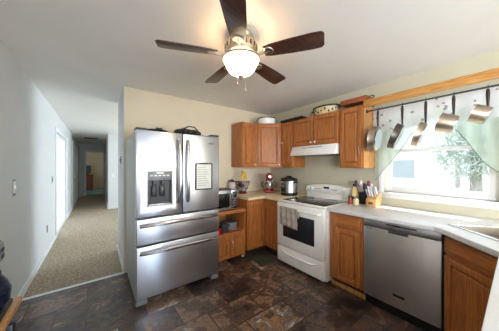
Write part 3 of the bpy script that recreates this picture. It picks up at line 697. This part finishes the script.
# microwave
t = thing('microwave', 'stainless steel microwave oven on the oak cart', 'microwave', (1.235, 2.55, 0.742))
MW, MH = 0.455, 0.30
MB().box(0, MW, 0.02, 0.36, 0.012, MH, 0.006).build('case', 'dark', t)
dr = MB().box(0, 0.35, 0, 0.022, 0.012, MH, 0.005).build('door', 'steelx', t)
MB().box(0.03, 0.315, -0.003, 0.004, 0.05, MH - 0.045, 0.004).build('door_window', 'blackglass', dr)
MB().tube([(0.335, 0, 0.05), (0.335, -0.03, 0.06), (0.335, -0.03, 0.25), (0.335, 0, 0.26)], 0.008).build('handle', 'chrome', dr)
cp = MB().box(0.353, MW, 0, 0.022, 0.012, MH, 0.005).build('control_panel', 'steelx', t)
MB().box(0.362, MW - 0.012, -0.003, 0.004, 0.03, MH - 0.03, 0.002).build('keypad', 'blackglass', cp)
MB().box(0.368, MW - 0.02, -0.005, 0.0, 0.232, 0.256).build('display', 'display', cp)
b = MB()
for i in range(3):
    for j in range(4): b.box(0.368 + i * 0.023, 0.385 + i * 0.023, -0.005, 0.0, 0.06 + j * 0.035, 0.08 + j * 0.035)
b.build('buttons', 'grey', cp)
for x in (0.04, MW - 0.04):
    for y in (0.06, 0.32): MB().lathe([(0.012, 0), (0.012, 0.014)], (x, y, 0), 10, cap=True).build('foot', 'black', t)

# ------------------------------------------------------------ counter things, back corner
CZ = 0.914
t = thing('fruit_basket', 'wire fruit basket with dark red foot on the tan countertop', 'basket', (2.06, 2.95, CZ))
MB().lathe([(0, 0), (0.075, 0), (0.08, 0.012), (0.05, 0.028), (0, 0.03)]).build('foot', 'apple', t)
b = MB()
for z, r in ((0.035, 0.06), (0.09, 0.09), (0.15, 0.115), (0.205, 0.135)): b.tube([(r * math.cos(a * PI / 14), r * math.sin(a * PI / 14), z) for a in range(28)], 0.003 if z < 0.2 else 0.005, 6, True)
for a in range(16):
    a *= PI / 8; b.tube([(0.05 * math.cos(a), 0.05 * math.sin(a), 0.028), (0.092 * math.cos(a), 0.092 * math.sin(a), 0.092), (0.135 * math.cos(a), 0.135 * math.sin(a), 0.205)], 0.0025, 5)
b.build('wire_bowl', 'black', t)
fr = [(0.0, -0.035, 0.075, 0.042, 'onion'), (0.045, 0.03, 0.08, 0.04, 'plum'), (-0.045, 0.035, 0.08, 0.04, 'onion'), (0.055, -0.045, 0.14, 0.042, 'onion'), (-0.05, -0.045, 0.145, 0.042, 'plum'), (0.0, 0.06, 0.145, 0.042, 'apple'), (0.005, -0.01, 0.195, 0.038, 'onion')]
lab = {'onion': 'pale onion in the wire fruit basket', 'plum': 'dark plum in the wire fruit basket', 'apple': 'red apple in the wire fruit basket'}
for x, y, z, r, m in fr:
    b = MB().lathe([(0, -r), (r * 0.5, -r * 0.88), (r * 0.92, -r * 0.35), (r, 0.05 * r), (r * 0.85, 0.55 * r), (r * 0.4, 0.88 * r), (0.12 * r, 0.9 * r), (0, 0.84 * r)], seg=20)
    o = b.build({'onion': 'onion', 'plum': 'plum', 'apple': 'apple'}[m], m); o.location = (2.06 + x, 2.95 + y, CZ + z); tag(o, lab[m], m, {'onion': 'onions in the fruit basket', 'plum': 'plums in the fruit basket', 'apple': 'apples in the fruit basket'}[m])
    MB().tube([(0, 0, r * 0.84), (0.004, 0, r * 1.05)], 0.003, 6).build('stem', 'bark', o)
t = thing('banana_bunch', 'bunch of yellow bananas resting on top of the fruit basket', 'bananas', (2.04, 2.91, CZ + 0.225))
for i in range(6):
    P = []; lean = -0.75 + i * 0.3
    for k in range(9):
        f_ = k / 8; th = -0.35 + 1.75 * f_; q = 0.095
        P.append((0.02 - 0.012 * i + lean * 0.11 * f_, -0.012 * (i % 3) - 0.075 * math.sin(th) * 0.6, 0.165 - 0.14 * f_ + 0.03 * math.sin(PI * f_)))
    MB().tube(P, [0.007, 0.014, 0.020, 0.023, 0.023, 0.021, 0.018, 0.012, 0.005], 8).build('banana', 'banana', t)
MB().tube([(0, 0, 0.15), (0.005, -0.005, 0.178)], 0.009).build('stalk', 'bark', t)
t = thing('canister', 'pale round canister with dark base on the counter behind the microwave', 'canister', (1.895, 3.035, CZ))
MB().lathe([(0, 0), (0.055, 0), (0.06, 0.02), (0.06, 0.06), (0, 0.06)]).build('canister_base', 'plum', t)
MB().lathe([(0.06, 0.06), (0.068, 0.10), (0.068, 0.17), (0.055, 0.20)]).build('jar_body', 'onion', t)
MB().lathe([(0.058, 0.20), (0.06, 0.215), (0.03, 0.235), (0.01, 0.24), (0.012, 0.255), (0, 0.258)]).build('lid', 'plum', t)
# stand mixer
t = thing('stand_mixer', 'red stand mixer with steel bowl in the back corner of the tan countertop', 'mixer', (2.56, 2.80, CZ), R(-37 + 0))
b = MB(); b.box(-0.10, 0.10, -0.13, 0.15, 0.0, 0.035, 0.015, 3); b.box(-0.055, 0.055, 0.07, 0.15, 0.03, 0.25, 0.02, 3); b.build('mixer_base', 'red', t)
b = MB(); b.lathe([(0, -0.14), (0.045, -0.135), (0.062, -0.10), (0.068, 0.0), (0.066, 0.10), (0.05, 0.155), (0, 0.17)], seg=24, mat=tr(0, 0.02, 0.285) @ rot('X', R(90)))
hd_ = b.build('mixer_head', 'red', t)
MB().lathe([(0, 0), (0.03, 0), (0.03, 0.012), (0.024, 0.02), (0, 0.022)], seg=20, mat=tr(0, -0.148, 0.285) @ rot('X', R(90))).build('hub_cap', 'chrome', hd_)
MB().lathe([(0, 0), (0.05, 0), (0.055, 0.02), (0.09, 0.05), (0.105, 0.10), (0.108, 0.165), (0.112, 0.168), (0.104, 0.165), (0.10, 0.10), (0.08, 0.055), (0, 0.03)], (0, -0.045, 0.034)).build('mixing_bowl', 'pan_base', t)
for s_ in (-1, 1): MB().tube([(s_ * 0.105, -0.045, 0.18), (s_ * 0.14, -0.045, 0.175), (s_ * 0.14, -0.045, 0.11), (s_ * 0.10, -0.045, 0.09)], 0.007).build('bowl_handle', 'black', t)
MB().tube([(0, -0.045, 0.23), (0, -0.045, 0.12)], 0.01).build('beater_shaft', 'chrome', t)
# pressure cooker
t = thing('pressure_cooker', 'stainless electric pressure cooker with black lid on the counter left of the range', 'cooker', (2.56, 2.31, CZ), FX)
MB().lathe([(0, 0), (0.13, 0), (0.138, 0.012), (0.138, 0.045), (0.134, 0.05), (0, 0.05)]).build('cooker_base', 'black', t)
MB().lathe([(0.132, 0.05), (0.132, 0.215), (0.138, 0.222), (0.138, 0.232), (0, 0.232)]).build('cooker_body', 'steel', t)
MB().lathe([(0.142, 0.232), (0.142, 0.255), (0.13, 0.275), (0.07, 0.295), (0, 0.30)], cap=False).build('lid', 'black', t)
MB().box(-0.05, 0.05, -0.015, 0.015, 0.292, 0.318, 0.008).build('lid_handle', 'black', t)
cp = MB().box(-0.045, 0.045, -0.145, -0.12, 0.06, 0.20, 0.008).build('control_panel', 'black', t)
MB().box(-0.03, 0.03, -0.1475, -0.143, 0.135, 0.18).build('display', 'grey', cp)
for s_ in (-1, 1): MB().box(s_ * 0.15 - 0.02, s_ * 0.15 + 0.02, -0.035, 0.035, 0.205, 0.225, 0.008).build('side_handle', 'black', t)

# ------------------------------------------------------------ counter things by the window
def jar(x, y, r, hh, body, lid, label, name, cat, grp=None):
    t = thing(name, label, cat, (x, y, CZ), 0, grp)
    MB().lathe([(0, 0), (r * 0.95, 0), (r, 0.006), (r, hh * 0.72), (r * 0.8, hh * 0.82)]).build('jar_body', body, t)
    MB().lathe([(r * 0.84, hh * 0.82), (r * 0.84, hh), (0, hh + 0.003)], cap=True).build('lid', lid, t)
    return t
jar(2.57, 1.295, 0.024, 0.095, 'rust', 'dark', 'small spice shaker with brown body left of the cream jar', 'spice_shaker', 'shaker')
jar(2.60, 1.235, 0.032, 0.085, 'cream', 'chrome', 'squat cream jar with metal lid beside the spice shaker', 'condiment_jar', 'jar')
t = thing('oil_bottle', 'amber oil bottle with dark cap on the white countertop beside the utensil crock', 'bottle', (2.70, 1.305, CZ))
MB().lathe([(0, 0), (0.036, 0), (0.038, 0.006), (0.038, 0.15), (0.03, 0.18), (0.014, 0.20), (0.014, 0.225), (0, 0.225)]).build('bottle_body', 'label', t)
MB().lathe([(0.0385, 0.03), (0.0388, 0.03), (0.0388, 0.085), (0.0385, 0.085)]).build('label', 'black', t)
MB().lathe([(0.017, 0.22), (0.017, 0.245), (0, 0.247)], cap=True).build('cap', 'black', t)
t = thing('utensil_crock', 'black utensil crock on the white countertop left of the knife block', 'crock', (2.72, 1.195, CZ))
MB().lathe([(0, 0), (0.05, 0), (0.056, 0.01), (0.056, 0.145), (0.058, 0.15), (0.052, 0.15), (0.05, 0.012), (0, 0.012)]).build('crock_body', 'black', t)
uts = [('purple', 'purple'), ('lavender', 'lavender'), ('plum', 'dark plum'), ('onion', 'pale pink'), ('dark', 'dark grey'), ('lavender', 'pale lavender'), ('apple', 'dark red')]
for i, (m, cn) in enumerate(uts):
    a = i * 2 * PI / 7 + 0.3; lean = 0.022 + 0.008 * (i % 3); hh = 0.21 + 0.018 * (i % 4)
    t = thing('kitchen_spoon' if i % 2 else 'spatula', cn + (' spoon' if i % 2 else ' spatula') + ' standing in the black utensil crock', 'utensil', (2.72, 1.195, CZ + 0.013), 0, 'utensils in the crock')
    bx, by = 0.02 * math.cos(a), 0.02 * math.sin(a); tx, ty = (0.02 + lean * 1.6) * math.cos(a), (0.02 + lean * 1.6) * math.sin(a)
    MB().tube([(bx, by, 0.0), (tx, ty, hh - 0.04)], 0.005, 6).build('utensil_handle', m, t)
    if i % 2: MB().ball((tx * 1.1, ty * 1.1, hh - 0.01), 0.028, (1, 0.7, 1.3), 14, 8).build('spoon_bowl', m, t)
    else: MB().box(tx * 1.1 - 0.025, tx * 1.1 + 0.025, ty * 1.1 - 0.008, ty * 1.1 + 0.008, hh - 0.045, hh + 0.035, 0.006).build('blade', m, t)
t = thing('knife_block', 'pale wood knife block full of white-handled knives by the window', 'knife block', (2.70, 1.065, CZ), FX)
KM = Matrix(((0, 0, 1, 0), (1, 0, 0, 0), (0, 1, 0, 0), (0, 0, 0, 1)))
MB().prism([(-0.10, 0), (0.08, 0), (0.08, 0.145), (0.03, 0.155), (-0.10, 0.075)], -0.055, 0.055, 0.004, mat=KM).build('block', 'kblock', t)
MB().box(-0.025, 0.025, -0.1025, -0.099, 0.025, 0.05).build('maker_plate', 'rust', t)
for i in range(4):
    for j in range(2):
        k = thing('kitchen_knife', 'white-handled kitchen knife standing in the wood knife block', 'knife', (2.70, 1.065, CZ), FX, 'knives in the knife block')
        x = -0.04 + i * 0.027; y0_ = -0.065 + j * 0.05; z0_ = 0.075 + (y0_ + 0.10) * 0.615
        MB().tube([(x, y0_ + 0.005, z0_ - 0.01), (x, y0_ - 0.018, z0_ + 0.03)], 0.006, 6).build('bolster', 'chrome', k)
        MB().tube([(x, y0_ - 0.016, z0_ + 0.026), (x, y0_ - 0.06, z0_ + 0.105)], [0.008, 0.0095], 8).build('handle', 'white_pl' if (i + j) % 3 else 'lavender', k)

# ------------------------------------------------------------ things on top of the uppers
t = thing('enamel_pot', 'white enamel pot with dark rim on the corner wall cabinet', 'pot', (2.50, 2.80, UZ1 + 0.001))
MB().lathe([(0, 0), (0.13, 0), (0.152, 0.02), (0.16, 0.10), (0.162, 0.115), (0.152, 0.112), (0.14, 0.02), (0, 0.01)]).build('pot_body', 'white', t)
MB().lathe([(0.155, 0.11), (0.168, 0.112), (0.168, 0.125), (0.155, 0.125), (0.148, 0.115)]).build('rim', 'black', t)
for s_ in (-1, 1): MB().tube([(0.155, s_ * 0.03 - 0.0, 0.09), (0.185, s_ * 0.02, 0.095), (0.185, 0, 0.095)], 0.005, mat=rot('Z', R(-37 if s_ > 0 else 143))).build('handle', 'black', t)
t = thing('baking_sheet', 'dark baking sheet on the slim wall cabinet beside the enamel pot', 'baking sheet', (2.66, 2.26, UZ1 + 0.001))
b = MB(); b.box(-0.12, 0.12, -0.22, 0.22, 0, 0.006, 0.002); b.box(-0.125, -0.118, -0.225, 0.225, 0, 0.035, 0.002); b.box(0.118, 0.125, -0.225, 0.225, 0, 0.035, 0.002); b.box(-0.125, 0.125, -0.225, -0.218, 0, 0.035, 0.002); b.box(-0.125, 0.125, 0.218, 0.225, 0, 0.035, 0.002)
b.build('sheet', 'black', t)
t = thing('roaster_dish', 'cream oval roaster with painted fruit and dark green rim above the hood cabinet', 'dish', (2.70, 1.71, UZ1 + 0.001))
MB().lathe([(0, 0), (0.15, 0), (0.175, 0.02), (0.19, 0.10), (0.18, 0.10), (0.165, 0.02), (0, 0.01)], sx=0.72, sy=1.02).build('dish_body', 'cream', t)
MB().lathe([(0.184, 0.098), (0.202, 0.10), (0.202, 0.118), (0.186, 0.122), (0.178, 0.10)], sx=0.74, sy=1.02).build('rim', 'dkgreen', t)
for s_ in (-1, 1): MB().tube([(-0.035, s_ * 0.195, 0.085), (-0.03, s_ * 0.232, 0.09), (0.03, s_ * 0.232, 0.09), (0.035, s_ * 0.195, 0.085)], 0.009).build('handle', 'dkgreen', t)
for i in range(9):
    a = PI * (0.62 + i * 0.095); z = 0.05 + 0.018 * (i % 3 - 1); rr_ = 0.175 + (z - 0.02) * 0.19
    MB().ball((rr_ * 0.72 * math.cos(a) , rr_ * 1.02 * math.sin(a), z), 0.014 + 0.003 * (i % 2), (0.5, 1, 1), 10, 8).build('painted_fruit', 'rust' if i % 2 else 'dkgreen', t)
t = thing('copper_pan', 'rectangular copper roasting pan on a wire rack above the tall wall cabinet', 'pan', (2.70, 1.275, UZ1 + 0.001))
b = MB()
for y in (-0.17, 0.17): b.tube([(-0.10, y, 0.05), (-0.10, y, 0.004), (0.10, y, 0.004), (0.10, y, 0.05)], 0.004, 6)
for x in (-0.10, 0.10): b.tube([(x, -0.17, 0.05), (x, 0.17, 0.05)], 0.004, 6)
for i in range(7): b.tube([(-0.10, -0.15 + i * 0.05, 0.05), (0.10, -0.15 + i * 0.05, 0.05)], 0.0025, 5)
b.build('wire_rack', 'black', t)
b = MB(); b.box(-0.095, 0.095, -0.16, 0.16, 0.052, 0.060, 0.003)
for x0, x1, y0_, y1_ in ((-0.10, -0.092, -0.165, 0.165), (0.092, 0.10, -0.165, 0.165), (-0.10, 0.10, -0.165, -0.157), (-0.10, 0.10, 0.157, 0.165)): b.box(x0, x1, y0_, y1_, 0.052, 0.115, 0.003)
b.build('pan_body', 'copper', t)
for s_ in (-1, 1): MB().tube([(-0.04, s_ * 0.165, 0.10), (-0.035, s_ * 0.20, 0.115), (0.035, s_ * 0.20, 0.115), (0.04, s_ * 0.165, 0.10)], 0.006).build('handle', 'dark', t)

# ------------------------------------------------------------ curtains, rod and hanging pans
RX, RZ = 2.645, 2.062      # pot rail
KX = 2.790                 # curtain rod, close to the window wall
t = thing('pot_rail', 'dark metal rail in front of the window with pans hanging from it', 'pot rail', (RX, 0, RZ))
MB().tube([(0, 1.122, 0), (0, -1.1, 0)], 0.009, 10).build('rail', 'dark', t)
MB().lathe([(0, 0), (0.022, 0), (0.022, 0.006), (0, 0.006)], mat=tr(0, 1.127, 0) @ rot('X', R(90))).build('end_bracket', 'black', t)
for y in (-0.3, -1.0): MB().tube([(0, y, 0.0), (0.03, y, 0.06), (XW - RX, y, 0.06)], 0.006, 6).build('bracket', 'black', t)
t = thing('curtain_rod', 'thin pale curtain rod behind the pot rail carrying the valance', 'curtain rod', (KX, 0, 2.098))
MB().tube([(0, 1.122, 0), (0, -0.95, 0)], 0.007, 10).build('rod', 'nickel', t)
for y in (1.08, -0.93): MB().tube([(0, y, 0.0), (0.03, y, 0.012), (XW - KX, y, 0.012)], 0.005, 6).build('bracket', 'nickel', t)
def fold(y, z, amp, k=38, ph=0): return amp * math.sin(y * k + ph) + amp * 0.5 * math.sin(y * k * 0.43 + 1.3 + ph)
t = thing('valance', 'sheer white valance with embroidered flowers gathered along the top of the window', 'curtain', (0, 0, 0))
P = []
for i in range(13):
    f_ = i / 12; row = []
    for j in range(161):
        y = 1.112 - j * (1.112 + 0.9) / 160; zb = 1.825 + 0.012 * math.sin(y * 30)
        z = 2.115 - (2.115 - zb) * f_
        row.append((KX + 0.0 + fold(y, z, 0.004 + 0.006 * f_) + (0.014 if f_ < 0.15 else 0.004), y, z))
    P.append(row)
MB().grid(P).build('valance_cloth', 'sheer_white', t)
def swag(name, label, hem, y0, y1, xo, ph):
    t = thing(name, label, 'curtain', (0, 0, 0), 0, 'green sheer swags')
    def hz(y):
        for (a, za), (b_, zb) in zip(hem, hem[1:]):
            if (a - y) * (b_ - y) <= 0 and a != b_: return za + (zb - za) * (y - a) / (b_ - a)
        return hem[-1][1]
    P = []; n = 90; hp = []
    for i in range(25):
        f_ = i / 24; row = []
        for j in range(n + 1):
            y = y0 + (y1 - y0) * j / n; zb = hz(y); z = 1.93 - (1.93 - zb) * f_
            row.append((xo + fold(y, z, 0.003 + 0.007 * f_, 46, ph + f_ * 2.5), y, z))
        P.append(row)
    MB().grid(P).build('swag_cloth', 'sheer_green', t)
    MB().tube(P[-1][::2], 0.0032, 5).build('hem_cord', 'hem', t)
swag('curtain_swag', 'pale green sheer swag at the left of the window beside the oak cabinet', [(1.108, 1.215), (1.09, 1.225), (0.864, 1.534), (0.741, 1.729), (0.62, 1.84), (0.52, 1.92)], 1.108, 0.52, KX + 0.034, 0)
swag('curtain_swag', 'pale green sheer swag at the right edge of the photo above the sink', [(0.50, 1.90), (0.43, 1.80), (0.367, 1.742), (0.284, 1.60), (0.234, 1.494), (0.192, 1.421), (0.107, 1.333), (-0.02, 1.26), (-0.6, 1.22), (-0.85, 1.2)], 0.50, -0.85, KX + 0.034, 1)
def hang(name, label, y, r, dep, hl, tilt, yaw, m='pan_metal', drop=0.0, flip=1):
    t = thing(name, label, 'pan', (RX - 0.012, y, RZ - 0.004), 0, 'pans hanging from the pot rail')
    t.rotation_euler = (0, 0, R(yaw))
    P = [(0.022, 0, -0.012)] + [(0.012 + 0.017 * math.cos(a), 0, 0.004 + 0.017 * math.sin(a)) for a in (0.0, 0.7, 1.57, 2.4, PI)] + [(-0.006, 0, -0.03)]
    MB().tube(P, 0.003, 6).build('hook', 'dark', t)
    MB().tube([(-0.006, 0, -0.022), (-0.014, 0, -0.05), (-0.018, 0, -hl * 0.6), (-0.012, 0, -hl + 0.01), (-0.012, 0, -hl - 0.01)], [0.013, 0.016, 0.014, 0.010, 0.008], 8, flat=0.8).build('handle', 'toe', t)
    X = tr(-0.012, 0, -hl) @ rot('X', R(tilt)) @ tr(0, -dep * 0.4, -r) @ rot('X', R(-90))
    prof = [(0, 0), (r * 0.86, 0), (r * 0.95, dep * 0.12), (r, dep * 0.9), (r + 0.004, dep), (r - 0.004, dep), (r * 0.93, dep * 0.15), (r * 0.84, 0.006), (0, 0.006)]
    pb = MB().lathe(prof, seg=40, mat=X).build('pan_body', m, t)
    MB().lathe([(0, -0.002), (r * 0.80, -0.002), (r * 0.82, 0.001)], seg=40, mat=X).build('base_disc', 'pan_base', pb)
    return t
hang('frying_pan', 'large round frying pan at the left end of the pot rail', 0.995, 0.150, 0.072, 0.20, 7, 5)
hang('frying_pan', 'dark frying pan hanging second from the oak cabinet', 0.760, 0.138, 0.062, 0.215, 21, 12, 'pan_dark')
hang('frying_pan', 'bronze toned frying pan hanging third along the pot rail', 0.565, 0.127, 0.056, 0.23, 20, 9)
hang('saucepan', 'wide metal saucepan hanging fourth from the oak cabinet', 0.365, 0.087, 0.122, 0.19, 21, 3)
hang('saucepan', 'small metal saucepan hanging nearest the right edge of the window', 0.160, 0.077, 0.098, 0.16, 25, 2)

# ------------------------------------------------------------ ceiling fan
FZ = 2.275; FCX, FCY = 0.9236, 1.341
t = thing('ceiling_fan', 'five-blade walnut ceiling fan with a lit glass bowl', 'ceiling fan', (FCX, FCY, 0))
MB().lathe([(0.095, ZC), (0.10, ZC - 0.02), (0.085, ZC - 0.045), (0.115, ZC - 0.06), (0.128, ZC - 0.09), (0.128, ZC - 0.13), (0.11, ZC - 0.155), (0.07, ZC - 0.165), (0.06, ZC - 0.19), (0, ZC - 0.19)]).build('motor_housing', 'nickel', t)
b = MB()
for i in range(20):
    a = i * PI / 10; MB().box(0.12, 0.132, -0.007, 0.007, ZC - 0.128, ZC - 0.092, 0.002, mat=rot('Z', a)).build('vent_slot', 'dark', t)
for k in range(5):
    a = R(-20.5 + 72 * k) - 0.6444
    bm_ = MB(); pts = []
    prof = [(0.19, 0.046), (0.24, 0.058), (0.40, 0.070), (0.55, 0.075), (0.608, 0.071), (0.626, 0.052)]
    poly = [(x, -w_) for x, w_ in prof] + [(x, w_) for x, w_ in reversed(prof)]
    bm_.prism(poly, -0.004, 0.004, 0.002, mat=rot('Z', a) @ tr(0, 0, FZ) @ rot('X', R(-12)))
    bl = bm_.build('blade', 'fan_blade', t)
    ib = MB(); ib.tube([(0.09, 0, 0.005), (0.14, 0, -0.012), (0.19, 0, -0.010), (0.24, 0, -0.007)], [0.014, 0.012, 0.013, 0.010], 8, flat=0.6, mat=rot('Z', a) @ tr(0, 0, FZ))
    ib.lathe([(0, -0.012), (0.035, -0.010), (0.04, -0.004), (0, -0.004)], seg=16, mat=rot('Z', a) @ tr(0.225, 0, FZ) @ rot('X', R(-12)))
    ib.build('blade_iron', 'nickel', bl)
lk = MB().lathe([(0.06, 2.272), (0.075, 2.266), (0.075, 2.25), (0, 2.25)]).build('light_fitter', 'nickel', t)
MB().tube([(0, 0, 2.25), (0, 0, 2.115)], 0.004, 6).build('centre_rod', 'nickel', lk)
MB().lathe([(0.143, 2.250), (0.152, 2.252), (0.153, 2.244), (0.146, 2.240), (0.143, 2.250)]).build('bowl_ring', 'nickel', t)
for i in range(3):
    a = R(40 + 120 * i)
    MB().ball((0.085 * math.cos(a), 0.085 * math.sin(a), 2.232), 0.024, (1, 1, 1), 14, 8).build('bulb', 'bulb', t)
bw = MB().lathe([(0.147, 2.247), (0.147, 2.236), (0.134, 2.214), (0.122, 2.195), (0.112, 2.17), (0.092, 2.146), (0.06, 2.128), (0.018, 2.119), (0, 2.118)]).build('glass_bowl', 'bowl', t)
MB().lathe([(0, 2.090), (0.012, 2.092), (0.016, 2.100), (0.024, 2.110), (0.024, 2.118)], seg=16).build('finial', 'nickel', bw)
for dx, dy, ln in ((0.03, -0.02, 0.10), (-0.035, 0.0, 0.06)):
    b = MB().tube([(dx, dy, 2.113), (dx, dy, 2.113 - ln)], 0.0015, 5); ch = b.build('pull_chain', 'nickel', t)
    MB().lathe([(0, 0), (0.005, 0.003), (0.007, 0.012), (0.003, 0.024), (0, 0.025)], (dx, dy, 2.113 - ln - 0.024), 10).build('pull_bob', 'nickel', ch)

# ------------------------------------------------------------ wall fittings
def plate(name, label, cat, loc, rz, m='white_pl', kind='switch'):
    t = thing(name, label, cat, loc, rz)
    p = MB().box(-0.037, 0.037, -0.006, 0, -0.058, 0.058, 0.003).build('cover_plate', m, t)
    if kind == 'switch': MB().box(-0.010, 0.010, -0.014, -0.004, -0.018, 0.018, 0.003).build('toggle', m, t)
    else:
        for z in (-0.024, 0.024): MB().lathe([(0, 0), (0.016, 0), (0.015, 0.003), (0, 0.003)], seg=16, mat=tr(0, -0.005, z) @ rot('X', R(90))).build('socket', 'dark', t)
    return t
t = plate('light_switch', 'light switch with raised wooden-grey surround on the left wall near the camera', 'switch', (XL, 2.93, 1.19), PI / 2)
MB().box(-0.045, 0.045, -0.004, 0, -0.085, 0.075, 0.003).build('surround', 'grey', t)
plate('light_switch', 'grey light switch on the left wall just before the bright patio door', 'switch', (XL, 5.0, 1.15), PI / 2, 'grey')
plate('wall_outlet', 'grey wall outlet low on the left wall above the carpet', 'outlet', (XL, 4.55, 0.39), PI / 2, 'grey', 'outlet')
plate('thermostat', 'dark thermostat on the wall end beside the refrigerator', 'thermostat', (XS - 0.004, 3.52, 1.48), -PI / 2, 'dark')
plate('light_switch', 'white light switch on the far living room wall right of the hallway', 'switch', (0.42, YH, 1.1), 0)
t = thing('ceiling_vent', 'dark return air vent in the hallway ceiling', 'vent', (-0.17, 9.6, ZC))
MB().box(-0.20, 0.20, -0.16, 0.16, -0.012, 0, 0.003).build('vent_frame', 'grey', t)
b = MB()
for i in range(7): b.box(-0.17, 0.17, -0.135 + i * 0.042, -0.11 + i * 0.042, -0.016, -0.008)
b.build('louvers', 'black', t)
t = thing('wall_sconce', 'small round smoke alarm high on the left hallway wall', 'smoke alarm', (XL, 8.6, 2.12)); t.name = 'smoke_alarm'
MB().lathe([(0, 0.03), (0.055, 0.03), (0.065, 0.0), (0, 0)], seg=20, mat=rot('Y', R(90))).build('alarm_body', 'white_pl', t)
MB().lathe([(0, 0.034), (0.012, 0.034), (0.012, 0.028)], seg=12, mat=rot('Y', R(90))).build('alarm_button', 'grey', t)

# ------------------------------------------------------------ bedroom at the end of the hall
t = thing('dresser', 'reddish brown dresser in the room at the end of the hallway', 'dresser', (-0.93, 14.6, 0), 0)
MB().box(0, 0.75, 0, 0.45, 0.08, 0.88, 0.006).build('body', 'dresser', t); MB().box(-0.01, 0.76, -0.015, 0.46, 0.88, 0.91, 0.006).build('top', 'dresser', t)
for i in range(4):
    dr = MB().box(0.03, 0.72, -0.018, 0.0, 0.11 + i * 0.19, 0.28 + i * 0.19, 0.005).build('drawer', 'dresser', t)
    for x in (0.2, 0.55): MB().ball((x, -0.03, 0.195 + i * 0.19), 0.016).build('knob', 'brass', dr)
for x in (0.03, 0.72):
    for y in (0.03, 0.42): MB().box(x - 0.025, x + 0.025, y - 0.025, y + 0.025, 0, 0.08).build('leg', 'dresser', t)
t = thing('television', 'dark television standing on the dresser at the end of the hallway', 'television', (-0.56, 14.8, 0.911))
MB().box(-0.30, 0.28, -0.03, 0.06, 0.06, 0.52, 0.01).build('case', 'black', t); MB().box(-0.28, 0.26, -0.034, -0.028, 0.08, 0.50).build('screen', 'black', t); MB().box(-0.15, 0.15, -0.08, 0.08, 0, 0.06, 0.01).build('stand', 'black', t)
t = thing('added_ceiling_light', 'round unseen ceiling light added to brighten the bedroom beyond the hallway', 'ceiling light', (0.6, 14.0, ZC))  # lamp out of view, added to brighten the far room
MB().lathe([(0.17, 0), (0.17, -0.02), (0.15, -0.03)], cap=True).build('base', 'nickel', t); MB().lathe([(0.15, -0.025), (0.12, -0.07), (0.06, -0.095), (0, -0.10)]).build('shade', 'fill_lit', t)

# ------------------------------------------------------------ side table and coffee maker by the left wall
t = thing('side_table', 'narrow wooden side table against the left wall in the bottom corner', 'table', (XL + 0.004, 1.51, 0))
MB().box(0, 0.335, -0.95, 0, 0.712, 0.74, 0.005).build('tabletop', 'oak_light', t)
MB().box(0.02, 0.30, -0.92, -0.03, 0.63, 0.711).build('apron', 'black', t)
for x in (0.04, 0.295):
    for y in (-0.90, -0.045): MB().box(x - 0.022, x + 0.022, y - 0.022, y + 0.022, 0, 0.64, 0.003).build('leg', 'black', t)
t = thing('coffee_maker', 'grey coffee maker with dark navy carafe on the side table at the photo edge', 'coffee maker', (-0.418, 1.365, 0.741), PI / 2)
b = MB(); b.box(-0.09, 0.09, -0.10, 0.13, 0, 0.03, 0.012, 3); b.box(-0.085, 0.085, 0.05, 0.13, 0.02, 0.28, 0.015, 3); b.build('machine_base', 'black', t)
hd2 = MB().box(-0.095, 0.095, -0.075, 0.135, 0.205, 0.318, 0.03, 4).build('brew_head', 'grey', t)
b = MB()
for i in range(3):
    for j in range(2): b.box(-0.07 + i * 0.05, -0.04 + i * 0.05, -0.079, -0.07, 0.235 + j * 0.03, 0.252 + j * 0.03, 0.002)
b.build('buttons', 'black', hd2)
b = MB()
for i in range(3):
    for j in range(2): b.box(0.09, 0.098, -0.045 + i * 0.032, -0.025 + i * 0.032, 0.235 + j * 0.03, 0.249 + j * 0.03, 0.002)
b.build('side_vents', 'black', hd2)
cf = MB().lathe([(0, 0), (0.06, 0), (0.078, 0.03), (0.082, 0.08), (0.07, 0.115), (0.052, 0.145), (0.052, 0.158), (0, 0.16)], (0, -0.03, 0.031)).build('carafe', 'navy', t)
MB().tube([(-0.05, -0.03, 0.175), (-0.125, -0.03, 0.17), (-0.125, -0.03, 0.09), (-0.078, -0.03, 0.075)], 0.009).build('handle', 'black', cf)

# ------------------------------------------------------------ dining end behind the camera (door and window added to let fill light in)
d = MB(); 
d.box(0.15, 0.21, YR - 0.10, YR - 0.02, 0, 2.15); d.box(1.39, 1.45, YR - 0.10, YR - 0.02, 0, 2.15); d.box(0.21, 1.39, YR - 0.10, YR - 0.02, 2.09, 2.15); d.box(0.21, 1.39, YR - 0.10, YR - 0.02, 0, 0.05)
d = struct(d.build('door_5', 'trim')); MB().box(0.21, 1.39, YR - 0.065, YR - 0.06, 0.05, 2.09).build('glass_panel', 'glass', d)  # unseen door added for the cool fill lamp
d = MB()
d.box(2.08, 2.13, YR - 0.10, YR - 0.02, 0.55, 2.15); d.box(2.71, 2.76, YR - 0.10, YR - 0.02, 0.55, 2.15); d.box(2.13, 2.71, YR - 0.10, YR - 0.02, 2.10, 2.15); d.box(2.13, 2.71, YR - 0.10, YR - 0.02, 0.55, 0.60)
d = struct(d.build('added_window', 'trim')); MB().box(2.13, 2.71, YR - 0.065, YR - 0.06, 0.60, 2.10).build('window_pane', 'glass', d)  # unseen window added for the warm fill lamp
